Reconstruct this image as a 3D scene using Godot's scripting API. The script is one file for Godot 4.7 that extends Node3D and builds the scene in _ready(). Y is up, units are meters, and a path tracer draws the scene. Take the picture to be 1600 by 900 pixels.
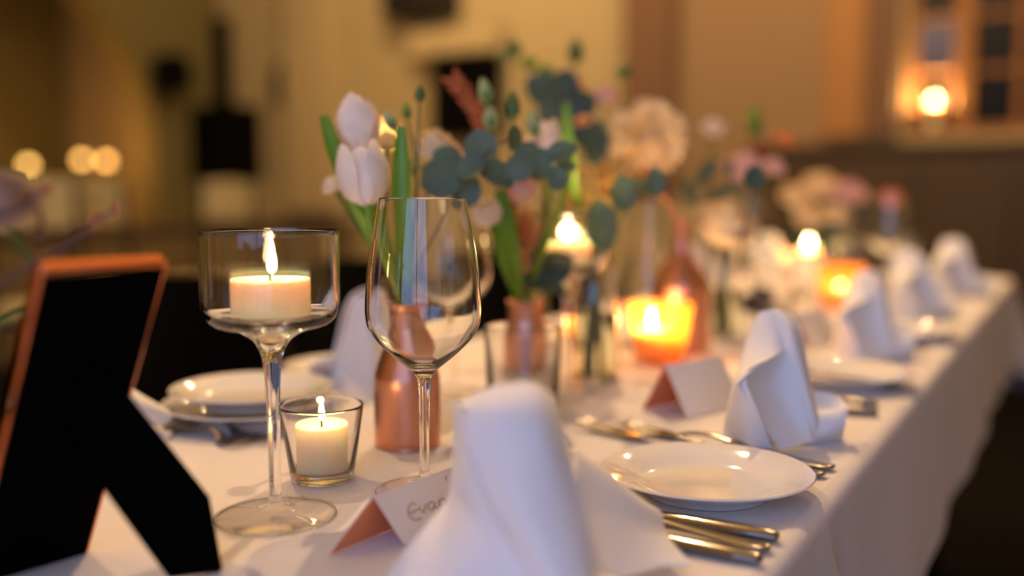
extends Node3D
# A candle-lit banquet table in an old hall. Units are metres, y is up; the long table runs along z with its top at 0.75.

const TOP := 0.75
var M := {}
var used := {}
var rng := RandomNumberGenerator.new()


class Buf:
	# collects triangles for one mesh; points are given in the world and stored relative to the thing's base
	var v := PackedVector3Array()
	var n := PackedVector3Array()
	var uv := PackedVector2Array()
	var ix := PackedInt32Array()
	var o := Vector3.ZERO

	func _init(origin := Vector3.ZERO) -> void:
		o = origin

	func grid(rows: Array, wrap := false, flip := false) -> void:
		var nr: int = rows.size()
		var nc: int = rows[0].size()
		var first := v.size()
		for i in nr:
			for j in nc:
				var ja := j - 1
				var jb := j + 1
				if wrap:
					ja = (j - 1 + nc - 1) % (nc - 1)
					jb = (j + 1) % (nc - 1)
				else:
					ja = maxi(ja, 0)
					jb = mini(jb, nc - 1)
				var du: Vector3 = rows[i][jb] - rows[i][ja]
				if du.length_squared() < 1e-14:
					var i2 := clampi(i + (1 if i < nr / 2 else -1), 0, nr - 1)
					du = rows[i2][jb] - rows[i2][ja]
				var dv: Vector3 = rows[mini(i + 1, nr - 1)][j] - rows[maxi(i - 1, 0)][j]
				var nn := du.cross(dv)
				nn = nn.normalized() if nn.length_squared() > 1e-20 else Vector3.UP
				v.append(rows[i][j] - o)
				n.append(-nn if flip else nn)
				uv.append(Vector2(float(j) / (nc - 1), float(i) / (nr - 1)))
		for i in nr - 1:
			for j in nc - 1:
				var a := first + i * nc + j
				var b := a + 1
				var d := a + nc
				var c := d + 1
				if flip:
					ix.append_array([a, b, c, a, c, d])
				else:
					ix.append_array([a, c, b, a, d, c])

	func tri(a: Vector3, b: Vector3, c: Vector3, away: Vector3) -> void:
		# flat triangle whose front looks along «away»
		var nn := (b - a).cross(c - a).normalized()
		if nn.dot(away) < 0.0:
			nn = -nn
			var t := b
			b = c
			c = t
		var k := v.size()
		for p in [a, c, b]:
			v.append(p - o)
			n.append(nn)
			uv.append(Vector2(p.x, p.z))
		ix.append_array([k, k + 1, k + 2])

	func quad(a: Vector3, b: Vector3, c: Vector3, d: Vector3, away: Vector3) -> void:
		tri(a, b, c, away)
		tri(a, c, d, away)

	func mesh() -> ArrayMesh:
		var arrays := []
		arrays.resize(Mesh.ARRAY_MAX)
		arrays[Mesh.ARRAY_VERTEX] = v
		arrays[Mesh.ARRAY_NORMAL] = n
		arrays[Mesh.ARRAY_TEX_UV] = uv
		arrays[Mesh.ARRAY_INDEX] = ix
		var m := ArrayMesh.new()
		m.add_surface_from_arrays(Mesh.PRIMITIVE_TRIANGLES, arrays)
		return m


# ---------------------------------------------------------------- naming and placing

func numbered(called: String) -> String:
	used[called] = used.get(called, -1) + 1
	return called if used[called] == 0 else "%s_%03d" % [called, used[called]]


func tag(o: Node3D, label: String, category: String, group := "", kind := "") -> Node3D:
	if label: o.set_meta("label", label)
	if category: o.set_meta("category", category)
	if group: o.set_meta("group", group)
	if kind: o.set_meta("kind", kind)
	return o


func thing(called: String, label: String, category: String, at := Vector3.ZERO, group := "") -> Node3D:
	var o := Node3D.new()
	o.name = numbered(called)
	o.position = at
	add_child(o)
	return tag(o, label, category, group)


func part(called: String, shape: Mesh, m: Material, parent: Node3D, xf := Transform3D()) -> MeshInstance3D:
	var o := MeshInstance3D.new()
	o.name = called
	o.mesh = shape
	o.material_override = m
	o.transform = xf
	parent.add_child(o, true)
	return o


func solo(called: String, shape: Mesh, m: Material, label: String, category: String, at := Vector3.ZERO, group := "") -> MeshInstance3D:
	var o := MeshInstance3D.new()
	o.name = numbered(called)
	o.mesh = shape
	o.material_override = m
	o.position = at
	add_child(o)
	tag(o, label, category, group)
	return o


func struct(called: String, shape: Mesh, m: Material) -> MeshInstance3D:
	var o := MeshInstance3D.new()
	o.name = numbered(called)
	o.mesh = shape
	o.material_override = m
	add_child(o)
	o.set_meta("kind", "structure")
	return o


func copy(t: Node3D, at: Vector3, label: String, turn := 0.0, group := "") -> Node3D:
	var c: Node3D = t.duplicate()
	c.name = numbered(str(t.name).rstrip("0123456789").trim_suffix("_"))
	c.position = at
	c.rotation.y = t.rotation.y + turn
	add_child(c)
	c.set_meta("label", label)
	if group: c.set_meta("group", group)
	return c


# ---------------------------------------------------------------- materials

func mat(c: Color, rough := 0.6, metal := 0.0) -> StandardMaterial3D:
	var m := StandardMaterial3D.new()
	m.albedo_color = c
	m.roughness = rough
	m.metallic = metal
	return m


func noise_tex(freq: float, octaves := 4, normal := false, strength := 4.0, size := 256, ramp: Gradient = null, kind := FastNoiseLite.TYPE_SIMPLEX_SMOOTH) -> NoiseTexture2D:
	var f := FastNoiseLite.new()
	f.seed = 7
	f.noise_type = kind
	f.frequency = freq
	f.fractal_octaves = octaves
	var t := NoiseTexture2D.new()
	t.width = size
	t.height = size
	t.seamless = true
	t.noise = f
	if normal:
		t.as_normal_map = true
		t.bump_strength = strength
	if ramp: t.color_ramp = ramp
	return t


func two(a: Color, b: Color) -> Gradient:
	var g := Gradient.new()
	g.set_color(0, a)
	g.set_color(1, b)
	return g


func petal_mat(c: Color) -> StandardMaterial3D:
	var m := mat(c, 0.55)
	m.backlight_enabled = true
	m.backlight = Color(c.r * 0.62, c.g * 0.58, c.b * 0.5)
	return m


func leaf_mat(c: Color, rough := 0.5) -> StandardMaterial3D:
	var m := mat(c, rough)
	m.backlight_enabled = true
	m.backlight = Color(c.r * 0.7, c.g * 0.75, c.b * 0.45)
	return m


func make_materials() -> void:
	var g := mat(Color(1, 1, 1, 0.0), 0.0)
	g.refraction_enabled = true
	g.refraction_scale = 0.05
	M.glass = g
	var pane := mat(Color(1, 1, 1, 0.02), 0.0)
	pane.transparency = BaseMaterial3D.TRANSPARENCY_ALPHA
	M.pane = pane
	var amber := mat(Color(1.0, 0.68, 0.27, 0.42), 0.35)
	amber.transparency = BaseMaterial3D.TRANSPARENCY_ALPHA
	amber.backlight_enabled = true
	amber.backlight = Color(1.0, 0.66, 0.2)
	M.amber = amber
	var water := mat(Color(0.93, 0.96, 0.84, 0.0), 0.0)
	water.refraction_enabled = true
	water.refraction_scale = 0.033
	M.water = water
	var wax := mat(Color(1.0, 0.92, 0.76), 0.45)
	wax.subsurf_scatter_enabled = true
	wax.subsurf_scatter_strength = 1.0
	M.wax = wax
	M.wick = mat(Color(0.08, 0.06, 0.05), 0.9)
	var fl := mat(Color(1, 0.8, 0.5), 0.9)
	fl.emission_enabled = true
	fl.emission = Color(1.0, 0.86, 0.62)
	fl.emission_energy_multiplier = 90.0
	M.flame = fl
	var globe: StandardMaterial3D = fl.duplicate()
	globe.emission = Color(1.0, 0.76, 0.4)
	globe.emission_energy_multiplier = 5.5
	M.globe = globe
	M.copper = mat(Color(0.83, 0.6, 0.51), 0.36, 1.0)
	M.card_copper = mat(Color(0.97, 0.66, 0.46), 0.6, 0.55)
	M.rose_gold = mat(Color(0.86, 0.52, 0.36), 0.1, 1.0)
	M.steel = mat(Color(0.52, 0.5, 0.49), 0.14, 1.0)
	M.velvet = mat(Color(0.022, 0.02, 0.02), 0.95)
	M.velvet.metallic_specular = 0.1
	M.white_card = mat(Color(0.93, 0.9, 0.88), 0.7)
	M.ink = mat(Color(0.72, 0.6, 0.5), 0.5)
	var china := mat(Color(0.9, 0.89, 0.88), 0.07)
	china.clearcoat_enabled = true
	china.clearcoat = 0.6
	china.clearcoat_roughness = 0.05
	M.china = china
	var weave := noise_tex(0.35, 2, true, 1.2, 256)
	var linen := mat(Color(0.87, 0.85, 0.85), 0.85)
	linen.normal_enabled = true
	linen.normal_texture = weave
	linen.normal_scale = 0.35
	linen.uv1_triplanar = true
	linen.uv1_world_triplanar = true
	linen.uv1_scale = Vector3(9, 9, 9)
	linen.rim_enabled = true
	linen.rim = 0.2
	M.linen = linen
	var nap: StandardMaterial3D = linen.duplicate()
	nap.albedo_color = Color(0.91, 0.91, 0.93)
	M.napkin = nap
	M.petal = petal_mat(Color(0.94, 0.9, 0.87))
	M.petal_cream = petal_mat(Color(0.97, 0.9, 0.74))
	M.petal_pink = petal_mat(Color(0.93, 0.78, 0.76))
	M.petal_peach = petal_mat(Color(0.9, 0.55, 0.36))
	M.petal_mauve = petal_mat(Color(0.7, 0.6, 0.57))
	M.petal_lit_yellow = petal_mat(Color(0.93, 0.8, 0.45))  # cream yellow petals with the warm light put into the colour
	M.petal_red = petal_mat(Color(0.55, 0.2, 0.18))
	M.stem = leaf_mat(Color(0.5, 0.62, 0.16))
	M.green = leaf_mat(Color(0.33, 0.5, 0.1), 0.4)
	M.bud = leaf_mat(Color(0.66, 0.72, 0.5))
	M.calyx = leaf_mat(Color(0.3, 0.42, 0.2))
	M.euc = leaf_mat(Color(0.30, 0.37, 0.31), 0.55)
	M.euc_dark = leaf_mat(Color(0.19, 0.26, 0.215), 0.55)
	M.twig = mat(Color(0.42, 0.28, 0.28), 0.8)
	M.fern = leaf_mat(Color(0.72, 0.42, 0.3), 0.7)
	var plaster := mat(Color(0.72, 0.66, 0.5), 0.9)
	plaster.normal_enabled = true
	plaster.normal_texture = noise_tex(0.03, 5, true, 2.0)
	plaster.normal_scale = 0.3
	plaster.uv1_triplanar = true
	plaster.uv1_world_triplanar = true
	M.plaster = plaster
	var tan_wall: StandardMaterial3D = plaster.duplicate()
	tan_wall.albedo_color = Color(0.6, 0.5, 0.37)
	M.tan_wall = tan_wall
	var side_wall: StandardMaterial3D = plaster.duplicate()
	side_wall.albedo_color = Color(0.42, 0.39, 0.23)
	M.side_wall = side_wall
	M.brown = mat(Color(0.46, 0.34, 0.24), 0.7)
	M.glow_plaster = mat(Color(0.66, 0.47, 0.25), 0.6)  # plaster window reveal, its orange is warm light put into the colour
	var dark := mat(Color(0.075, 0.055, 0.04), 0.65)
	dark.albedo_texture = noise_tex(0.02, 4, false, 1.0, 256, two(Color(0.6, 0.6, 0.6), Color(1, 1, 1)))
	dark.uv1_triplanar = true
	dark.uv1_world_triplanar = true
	dark.uv1_scale = Vector3(1.5, 8, 1.5)
	M.dark_wood = dark
	M.panel_wood = mat(Color(0.27, 0.2, 0.105), 0.6)
	M.black = mat(Color(0.02, 0.02, 0.019), 0.85)
	M.black.metallic_specular = 0.2
	M.cushion = mat(Color(0.74, 0.69, 0.52), 0.85)
	M.floor = mat(Color(0.03, 0.024, 0.02), 0.8)
	M.floor.metallic_specular = 0.2
	M.cloth_dark = mat(Color(0.2, 0.13, 0.09), 0.9)
	M.frame_paint = mat(Color(0.62, 0.42, 0.2), 0.6)
	M.night_pane = mat(Color(0.035, 0.035, 0.045), 0.35)
	M.night_pane.metallic_specular = 0.25
	M.dusk_pane = mat(Color(0.1, 0.13, 0.34), 0.35)
	M.drape = mat(Color(0.4, 0.34, 0.22), 0.9)
	M.blue_glass = mat(Color(0.06, 0.06, 0.22), 0.2)


# ---------------------------------------------------------------- shapes

func lathe_into(b: Buf, pr: Array, seg := 48, crease := 0.6) -> void:
	# pr: Vector2(radius, height); what lies to the right hand along the outline is outside
	var sn: Array[Vector2] = []
	for k in pr.size() - 1:
		var d: Vector2 = pr[k + 1] - pr[k]
		sn.append(Vector2(d.y, -d.x).normalized())
	for k in pr.size() - 1:
		var n0 := sn[k]
		var n1 := sn[k]
		if k > 0 and sn[k - 1].dot(sn[k]) > crease:
			n0 = (sn[k - 1] + sn[k]).normalized()
		if k < sn.size() - 1 and sn[k + 1].dot(sn[k]) > crease:
			n1 = (sn[k + 1] + sn[k]).normalized()
		var first := b.v.size()
		for j in seg + 1:
			var t := TAU * j / seg
			var c := cos(t)
			var s := sin(t)
			b.v.append(Vector3(pr[k].x * c, pr[k].y, pr[k].x * s))
			b.v.append(Vector3(pr[k + 1].x * c, pr[k + 1].y, pr[k + 1].x * s))
			b.n.append(Vector3(n0.x * c, n0.y, n0.x * s))
			b.n.append(Vector3(n1.x * c, n1.y, n1.x * s))
			b.uv.append(Vector2(float(j) / seg, float(k) / pr.size()))
			b.uv.append(Vector2(float(j) / seg, float(k + 1) / pr.size()))
		for j in seg:
			var a := first + j * 2
			# a lower, a+1 upper, a+2 lower next, a+3 upper next
			if pr[k].x > 1e-6:
				b.ix.append_array([a, a + 2, a + 3] if pr[k + 1].x <= 1e-6 else [a, a + 3, a + 1])
			if pr[k + 1].x > 1e-6:
				b.ix.append_array([a, a + 3, a + 1] if pr[k].x <= 1e-6 else [a, a + 2, a + 3])


func lathe(pr: Array, seg := 48, crease := 0.6) -> ArrayMesh:
	var b := Buf.new()
	lathe_into(b, pr, seg, crease)
	return b.mesh()


func smooth2(pts: Array, sub := 4) -> Array:
	# Catmull-Rom through outline points
	var out := []
	for k in pts.size() - 1:
		var p0: Vector2 = pts[maxi(k - 1, 0)]
		var p3: Vector2 = pts[mini(k + 2, pts.size() - 1)]
		for s in sub:
			var q: Vector2 = pts[k].cubic_interpolate(pts[k + 1], p0, p3, float(s) / sub)
			out.append(Vector2(maxf(q.x, 0.0), q.y))
	out.append(pts[-1])
	return out


func smooth3(pts: Array, sub := 6) -> Array:
	var out := []
	for k in pts.size() - 1:
		var p0: Vector3 = pts[maxi(k - 1, 0)]
		var p3: Vector3 = pts[mini(k + 2, pts.size() - 1)]
		for s in sub:
			out.append(pts[k].cubic_interpolate(pts[k + 1], p0, p3, float(s) / sub))
	out.append(pts[-1])
	return out


func sweep(b: Buf, path: Array, rx: Array, ry: Array, up := Vector3.UP, seg := 10, caps := true) -> void:
	# an elliptical section along a path; rx across, ry towards «up»; both are stretched over the path
	var rows := []
	var np := path.size()
	for i in np:
		var t: Vector3 = (path[mini(i + 1, np - 1)] - path[maxi(i - 1, 0)]).normalized()
		var e1 := up.cross(t)
		if e1.length() < 0.05:
			e1 = Vector3(0.3, 0.1, 1.0).cross(t)
		e1 = e1.normalized()
		var e2 := t.cross(e1).normalized()
		var k := float(i) / (np - 1)
		var a := at_k(rx, k)
		var c := at_k(ry, k)
		var row := PackedVector3Array()
		for j in seg + 1:
			var th := TAU * j / seg
			row.append(path[i] + e1 * (a * cos(th)) + e2 * (c * sin(th)))
		rows.append(row)
	b.grid(rows, true)
	if caps:
		for i in [0, np - 1]:
			var away: Vector3 = (path[0] - path[1]) if i == 0 else (path[np - 1] - path[np - 2])
			for j in seg:
				b.tri(path[i], rows[i][j], rows[i][j + 1], away)


func at_k(a: Array, k: float) -> float:
	var x := k * (a.size() - 1)
	var i := mini(int(x), a.size() - 2) if a.size() > 1 else 0
	return a[0] if a.size() == 1 else lerpf(a[i], a[i + 1], x - i)


func refine(ctrl: Array, sub := 5) -> Array:
	# smooth surface through a coarse grid of points
	var cols := []
	for row in ctrl:
		cols.append(smooth3(row, sub))
	var out := []
	var nc: int = cols[0].size()
	for k in ctrl.size() - 1:
		for s in sub:
			var row := PackedVector3Array()
			for j in nc:
				row.append(cols[k][j].cubic_interpolate(cols[k + 1][j], cols[maxi(k - 1, 0)][j], cols[mini(k + 2, ctrl.size() - 1)][j], float(s) / sub))
			out.append(row)
	out.append(PackedVector3Array(cols[-1]))
	return out


func sheet(b: Buf, rows: Array, th: float) -> void:
	# a sheet with thickness from a grid of points
	var nr := rows.size()
	var nc: int = rows[0].size()
	var f := []
	var g := []
	for i in nr:
		var a := PackedVector3Array()
		var c := PackedVector3Array()
		for j in nc:
			var du: Vector3 = rows[i][mini(j + 1, nc - 1)] - rows[i][maxi(j - 1, 0)]
			var dv: Vector3 = rows[mini(i + 1, nr - 1)][j] - rows[maxi(i - 1, 0)][j]
			var nn := du.cross(dv)
			nn = nn.normalized() * th * 0.5 if nn.length_squared() > 1e-20 else Vector3.ZERO
			a.append(rows[i][j] + nn)
			c.append(rows[i][j] - nn)
		f.append(a)
		g.append(c)
	b.grid(f)
	b.grid(g, false, true)
	for i in nr - 1:
		for e in [[0, 1], [nc - 1, nc - 2]]:
			var away: Vector3 = rows[i][e[0]] - rows[i][e[1]]
			b.quad(f[i][e[0]], f[i + 1][e[0]], g[i + 1][e[0]], g[i][e[0]], away)
	for j in nc - 1:
		for e in [[0, 1], [nr - 1, nr - 2]]:
			var away: Vector3 = rows[e[0]][j] - rows[e[1]][j]
			b.quad(f[e[0]][j], f[e[0]][j + 1], g[e[0]][j + 1], g[e[0]][j], away)


func bx(b: Buf, c: Vector3, size: Vector3, bevel := 0.003, bas := Basis()) -> void:
	# box with chamfered edges
	var h := size * 0.5
	var r := minf(bevel, minf(h.x, minf(h.y, h.z)) * 0.6)
	var pt := func(sx: float, sy: float, sz: float, ax: int) -> Vector3:
		var p := Vector3(sx * (h.x - r), sy * (h.y - r), sz * (h.z - r))
		p[ax] += r * [sx, sy, sz][ax]
		return c + bas * p
	for ax in 3:
		var u := (ax + 1) % 3
		var w := (ax + 2) % 3
		for s in [-1.0, 1.0]:
			var q := []
			for k in [[-1.0, -1.0], [1.0, -1.0], [1.0, 1.0], [-1.0, 1.0]]:
				var sg := [0.0, 0.0, 0.0]
				sg[ax] = s
				sg[u] = k[0]
				sg[w] = k[1]
				q.append(pt.call(sg[0], sg[1], sg[2], ax))
			b.quad(q[0], q[1], q[2], q[3], q[0] + q[2] - 2.0 * c)
		# the chamfer between the faces across u and w runs along ax
		for k in [[-1.0, -1.0], [1.0, -1.0], [1.0, 1.0], [-1.0, 1.0]]:
			var e := []
			for s in [-1.0, 1.0]:
				var sg := [0.0, 0.0, 0.0]
				sg[ax] = s
				sg[u] = k[0]
				sg[w] = k[1]
				e.append(pt.call(sg[0], sg[1], sg[2], u))
				e.append(pt.call(sg[0], sg[1], sg[2], w))
			b.quad(e[0], e[1], e[3], e[2], e[0] + e[3] - 2.0 * c)
	for sx in [-1.0, 1.0]:
		for sy in [-1.0, 1.0]:
			for sz in [-1.0, 1.0]:
				b.tri(pt.call(sx, sy, sz, 0), pt.call(sx, sy, sz, 1), pt.call(sx, sy, sz, 2), bas * Vector3(sx, sy, sz))


func box_mesh(c: Vector3, size: Vector3, bevel := 0.003, origin := Vector3.ZERO) -> ArrayMesh:
	var b := Buf.new(origin)
	bx(b, c, size, bevel)
	return b.mesh()


func prism(b: Buf, pts: Array, nn: Vector3, th: float) -> void:
	# a flat outline with thickness th along nn
	var e1: Vector3 = (pts[1] - pts[0]).normalized()
	var e2 := nn.cross(e1)
	var flat := PackedVector2Array()
	var mid := Vector3.ZERO
	for p in pts:
		flat.append(Vector2((p - pts[0]).dot(e1), (p - pts[0]).dot(e2)))
		mid += p / pts.size()
	var ids := Geometry2D.triangulate_polygon(flat)
	for k in range(0, ids.size(), 3):
		b.tri(pts[ids[k]] + nn * th * 0.5, pts[ids[k + 1]] + nn * th * 0.5, pts[ids[k + 2]] + nn * th * 0.5, nn)
		b.tri(pts[ids[k]] - nn * th * 0.5, pts[ids[k + 1]] - nn * th * 0.5, pts[ids[k + 2]] - nn * th * 0.5, -nn)
	for k in pts.size():
		var p: Vector3 = pts[k]
		var q: Vector3 = pts[(k + 1) % pts.size()]
		var away := (q - p).cross(nn)
		if away.dot((p + q) * 0.5 - mid) < 0:
			away = -away
		b.quad(p + nn * th * 0.5, q + nn * th * 0.5, q - nn * th * 0.5, p - nn * th * 0.5, away)


func along(y: Vector3, spin := 0.0) -> Basis:
	# a basis whose y axis is the given direction
	y = y.normalized()
	var x := y.cross(Vector3(0.13, 0.2, 1.0)).normalized()
	return Basis(x, y, x.cross(y)) * Basis(Vector3.UP, spin)


# ---------------------------------------------------------------- candles

func flame_shape(h: float, r: float) -> ArrayMesh:
	return lathe(smooth2([Vector2(0, 0), Vector2(r * 0.75, h * 0.1), Vector2(r, h * 0.26), Vector2(r * 0.72, h * 0.55), Vector2(r * 0.3, h * 0.82), Vector2(0, h)], 3), 14)


func add_flame(t: Node3D, at: Vector3, h: float, r: float, energy: float, shine: Material = null, round_light := false) -> void:
	part("flame", flame_shape(h, r), shine if shine else M.flame, t, Transform3D(Basis(), at))
	if round_light:
		var q := OmniLight3D.new()
		q.name = "flame_light"
		q.light_color = Color(1.0, 0.8, 0.54)
		q.light_energy = energy
		q.light_size = r
		q.omni_range = 30.0
		q.omni_attenuation = 2.0
		q.shadow_enabled = true
		q.position = at + Vector3(0, h * 0.4, 0)
		t.add_child(q, true)
		return
	var l := AreaLight3D.new()
	l.name = "flame_light"
	l.light_color = Color(1.0, 0.8, 0.54)
	l.light_energy = energy
	l.area_size = Vector2(r * 2.0, r * 2.0)
	l.area_range = 30.0
	l.area_attenuation = 2.0
	l.shadow_enabled = true
	l.position = at + Vector3(0, h + 0.001, 0)
	l.rotation.x = -PI / 2
	t.add_child(l, true)


func candle(at: Vector3, r: float, h: float, label: String, group: String, flame_h := 0.026, energy := 0.02, lean := Vector3.ZERO, cup := false, round_light := false) -> Node3D:
	var t := thing("candle", label, "candle", at, group)
	part("wax", lathe(smooth2([Vector2(0, 0), Vector2(r * 0.9, 0), Vector2(r, 0.0015)], 1) + smooth2([Vector2(r, h * 0.5), Vector2(r, h - 0.0015), Vector2(r - 0.0012, h), Vector2(r * 0.8, h - 0.0012), Vector2(r * 0.3, h - 0.0022), Vector2(0, h - 0.0024)], 3), 40), M.wax, t)
	if cup:
		part("cup", lathe([Vector2(r + 0.0004, 0.0005), Vector2(r + 0.0005, h + 0.0035), Vector2(r + 0.0002, h + 0.0038)], 40), M.pane, t)
	var b := Buf.new()
	sweep(b, smooth3([Vector3(0, h - 0.003, 0), Vector3(0, h + 0.003, 0), lean + Vector3(0.0012, h + 0.0075, 0)], 3), [0.0009], [0.0009], Vector3.RIGHT, 6)
	part("wick", b.mesh(), M.wick, t)
	add_flame(t, Vector3(0, h + 0.003, 0) + lean * 0.6, flame_h, flame_h * 0.13, energy, null, round_light)
	return t


const HOLDER_FOOT := [Vector2(0, 0), Vector2(0.0438, 0), Vector2(0.0447, 0.0008), Vector2(0.0444, 0.0018), Vector2(0.04, 0.0024), Vector2(0.02, 0.0042), Vector2(0.009, 0.0062), Vector2(0.0058, 0.009)]
const HOLDER_STEM := [Vector2(0.0058, 0.009), Vector2(0.0048, 0.0135), Vector2(0.0045, 0.021), Vector2(0.0046, 0.05), Vector2(0.0048, 0.0785), Vector2(0.0058, 0.1026), Vector2(0.0071, 0.117), Vector2(0.009, 0.1252), Vector2(0.0125, 0.1318), Vector2(0.017, 0.1362)]
const HOLDER_OUT := [Vector2(0.017, 0.1362), Vector2(0.0235, 0.1398), Vector2(0.0317, 0.1424), Vector2(0.0415, 0.1453), Vector2(0.0472, 0.1508), Vector2(0.0499, 0.16), Vector2(0.0503, 0.175), Vector2(0.0503, 0.2114), Vector2(0.0499, 0.2124), Vector2(0.0489, 0.2126), Vector2(0.0486, 0.2114)]
const HOLDER_IN := [Vector2(0.0486, 0.2114), Vector2(0.0486, 0.175), Vector2(0.0482, 0.161), Vector2(0.0452, 0.1528), Vector2(0.039, 0.1494), Vector2(0.026, 0.1484), Vector2(0.0135, 0.1445), Vector2(0.008, 0.1345), Vector2(0.003, 0.1272), Vector2(0, 0.1258)]


func rim_ring(r: float, w: float) -> ArrayMesh:
	var pr := []
	for k in 9:
		var a := -TAU * k / 8.0
		pr.append(Vector2(r + w * cos(a), w * 1.05 - w * sin(a)))
	return lathe(pr, 64, 0.3)


func tall_holder(at: Vector3, label: String) -> Node3D:
	var t := thing("candle_holder", label, "candle holder", at, "tall stemmed glass candle holders")
	part("foot", lathe(HOLDER_FOOT, 64), M.pane, t)
	part("foot_rim", rim_ring(0.0442, 0.0011), M.glass, t)
	part("stem", lathe(smooth2(HOLDER_STEM, 3), 40), M.glass, t)
	part("bowl", lathe(smooth2(HOLDER_OUT, 3) + smooth2(HOLDER_IN, 3), 72), M.glass, t)
	return t


func wine_glass(at: Vector3, label: String) -> Node3D:
	var t := thing("wine_glass", label, "wine glass", at, "stemmed wine glasses on the table")
	part("foot", lathe([Vector2(0, 0), Vector2(0.0395, 0), Vector2(0.0402, 0.0006), Vector2(0.04, 0.0014), Vector2(0.03, 0.0022), Vector2(0.014, 0.0042), Vector2(0.0072, 0.0075), Vector2(0.005, 0.0125)], 64), M.pane, t)
	part("foot_rim", rim_ring(0.0398, 0.0008), M.glass, t)
	part("stem", lathe(smooth2([Vector2(0.005, 0.0125), Vector2(0.0042, 0.02), Vector2(0.004, 0.045), Vector2(0.0044, 0.075), Vector2(0.0052, 0.0885), Vector2(0.0064, 0.0936)], 3), 32), M.glass, t)
	var out := smooth2([Vector2(0.0064, 0.0936), Vector2(0.0104, 0.0992), Vector2(0.0196, 0.1066), Vector2(0.0288, 0.1147), Vector2(0.037, 0.1228), Vector2(0.043, 0.1312), Vector2(0.0459, 0.1405), Vector2(0.0463, 0.156), Vector2(0.0436, 0.189), Vector2(0.0374, 0.2212), Vector2(0.0346, 0.2364), Vector2(0.0343, 0.2368)], 4)
	var inn := smooth2([Vector2(0.0337, 0.2368), Vector2(0.0336, 0.2362), Vector2(0.0364, 0.221), Vector2(0.0426, 0.189), Vector2(0.0453, 0.156), Vector2(0.0448, 0.1412), Vector2(0.0418, 0.1326), Vector2(0.0356, 0.1246), Vector2(0.0273, 0.117), Vector2(0.0178, 0.1098), Vector2(0.009, 0.1046), Vector2(0, 0.103)], 4)
	part("bowl", lathe(out + inn, 72), M.glass, t)
	return t


func votive(at: Vector3, label: String, m: Material, s := 1.0, group := "votive glasses") -> Node3D:
	var t := thing("votive_glass", label, "candle holder", at, group)
	var o := [Vector2(0, 0), Vector2(0.0245, 0), Vector2(0.0262, 0.0012), Vector2(0.0268, 0.004), Vector2(0.0352, 0.062), Vector2(0.0354, 0.0638), Vector2(0.0346, 0.0645)]
	var i := [Vector2(0.0337, 0.0638), Vector2(0.0333, 0.062), Vector2(0.0252, 0.011), Vector2(0.024, 0.0086), Vector2(0.02, 0.0078), Vector2(0, 0.0076)]
	var pr := []
	for p in o + i:
		pr.append(p * s)
	part("glass", lathe(pr, 56), m, t)
	return t


# ---------------------------------------------------------------- crockery and cutlery

func plate(at: Vector3, r: float, label: String, group := "white side plates") -> Node3D:
	var t := thing("plate", label, "plate", at, group)
	var pr := [Vector2(0, 0.003), Vector2(0.055, 0.003), Vector2(0.056, 0), Vector2(0.059, 0), Vector2(0.061, 0.004), Vector2(0.07, 0.0085), Vector2(0.09, 0.0165), Vector2(0.1, 0.0195), Vector2(0.1012, 0.0205), Vector2(0.1, 0.0217), Vector2(0.09, 0.0196), Vector2(0.074, 0.0136), Vector2(0.067, 0.0098), Vector2(0.06, 0.0074), Vector2(0.05, 0.0066), Vector2(0, 0.006)]
	var out := []
	for p in pr:
		out.append(Vector2(p.x * r / 0.1, p.y * (0.4 + 0.6 * r / 0.1)))
	part("dish", lathe(out, 72), M.china, t)
	return t


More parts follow.
